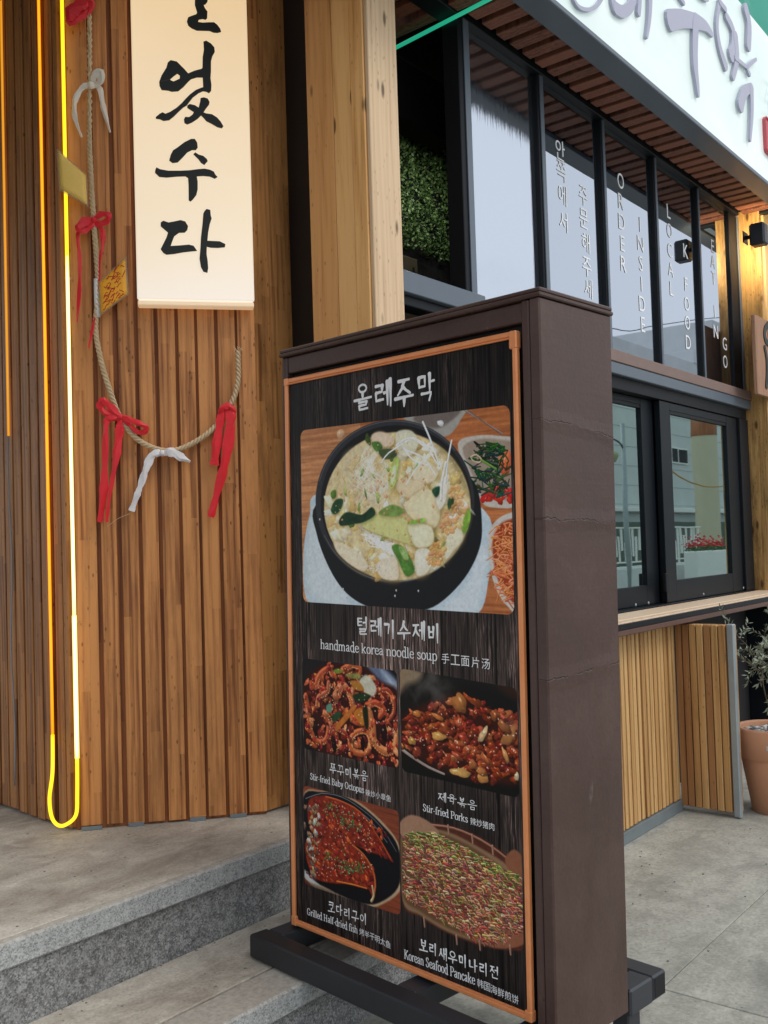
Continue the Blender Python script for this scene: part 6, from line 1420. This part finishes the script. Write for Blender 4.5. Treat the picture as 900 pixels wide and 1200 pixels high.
rl = thing('white_railing', 'white metal railing across the street reflected in the sliding windows', 'railing', FA)
d3 = 6.5; r0, rzt = vf(786, 617, d3); r1, rzb = vf(820, 657, d3); ra = vf(722, 620, d3)[0]; rb = vf(822, 620, d3)[0]
for z_ in (rzt, rzb, rzb+(rzt-rzb)*.12): bx('rail', M['white'], rl, ra, rb, -d3, -d3+.04, z_-.03, z_+.0, .004)
x_ = ra; k = 0
while x_ < rb:
    a, b = [(0, 1), (.25, 1), (.12, .8), (.4, 1), (.12, .65)][k % 5]
    bx('baluster', M['white'], rl, x_, x_+.035, -d3, -d3+.04, rzb+(rzt-rzb)*a+.001, rzb+(rzt-rzb)*b-.031, .004); x_ += .16; k += 1
bx('railing_kerb', M['conc_w'], rl, ra, rb, -d3-.2, -d3+.2, 0, rzb-.035, .01)
pr_ = thing('white_planter', 'white rectangular planter across the street', 'planter', FA)
d4 = 5.5; p0, pz1 = vf(820, 646, d4); p1, _ = vf(856, 646, d4)
bx('box', M['white'], pr_, p0, p1, -d4-.35, -d4, .0, pz1, .02)
fl = MB(); rr = random.Random(9)
for k in range(500):
    c_ = Vector((rr.uniform(p0+.02, p1-.06), -d4-.17+rr.gauss(0, .08), pz1+abs(rr.gauss(0, .12)))); d1 = Vector((rr.gauss(0, 1), rr.gauss(0, 1), rr.gauss(0, 1))).normalized(); d2_ = d1.orthogonal().normalized(); s_ = .03
    fl.add([c_-d1*s_, c_+d2_*s_, c_+d1*s_, c_-d2_*s_], [(0, 1, 2, 3)], mi=int(c_.z > pz1+.10))
fl_o = fl.build('red_flowers', [M['green'], M['redflower']], None, False); fl_o.location = FA.o; fl_o.rotation_euler = (0, 0, FA.a); tag(fl_o, 'red flowers with green leaves growing in the white planter', 'flowers', kind='stuff')
lm = thing('street_lamp', 'street lamp with hanging bowl shade across the street reflected in glass', 'street lamp', FA)
d5 = 6.0; lx, lzt = vf(737, 508, d5); lx2, lzb = vf(724, 533, d5)
mb = MB(); mb.tube([(lx, -d5, 0), (lx, -d5, lzt+.2)], .045, 10); mb.build('pole', M['galv'], lm, False)
mb = MB(); mb.tube(smooth([(lx, -d5, lzb-.15), (lx-.06, -d5, lzb+.22), (lx2+.02, -d5, lzb+.32), (lx2, -d5, lzb+.1)], 5), .018, 8); mb.build('arm', M['steelblk'], lm, False)
mb = MB(); mb.lathe([(.0, lzb-.16), (.09, lzb-.13), (.14, lzb-.02), (.15, lzb+.03), (.03, lzb+.10), (0, lzb+.12)], lx2, -d5, 16); mb.build('shade', M['lamp_g'], lm, False)
cb = thing('overhead_cable', 'thin black cable strung across the street reflected in the tall panes', 'cable', FA)
c0, cz0 = vf(600, 395, 9); c1, cz1 = vf(880, 368, 9)
mb = MB(); mb.tube(smooth([(c0-2, -9, vf(715, 384, 9)[1]+.3), (vf(715, 384, 9)[0], -9, vf(715, 384, 9)[1]), (vf(770, 381, 9)[0], -9, vf(770, 381, 9)[1]), (vf(845, 372, 9)[0], -9, vf(845, 372, 9)[1]), (c1+3, -9, cz1+.2)], 6), .014, 6); mb.build('cable_line', M['black'], cb, False)
cy2 = thing('yellow_cable', 'sagging yellow cable across the street reflected in the right sliding window', 'cable', FA)
d6 = 6.8
mb = MB(); mb.tube(smooth([(*[(vf(x, y, d6)[0]), -d6][0:2], vf(x, y, d6)[1]) for x, y in ((770, 540), (786, 550), (806, 563), (830, 570), (858, 569))], 6), .02, 6); mb.build('cable_line', M['cabley'], cy2, False)
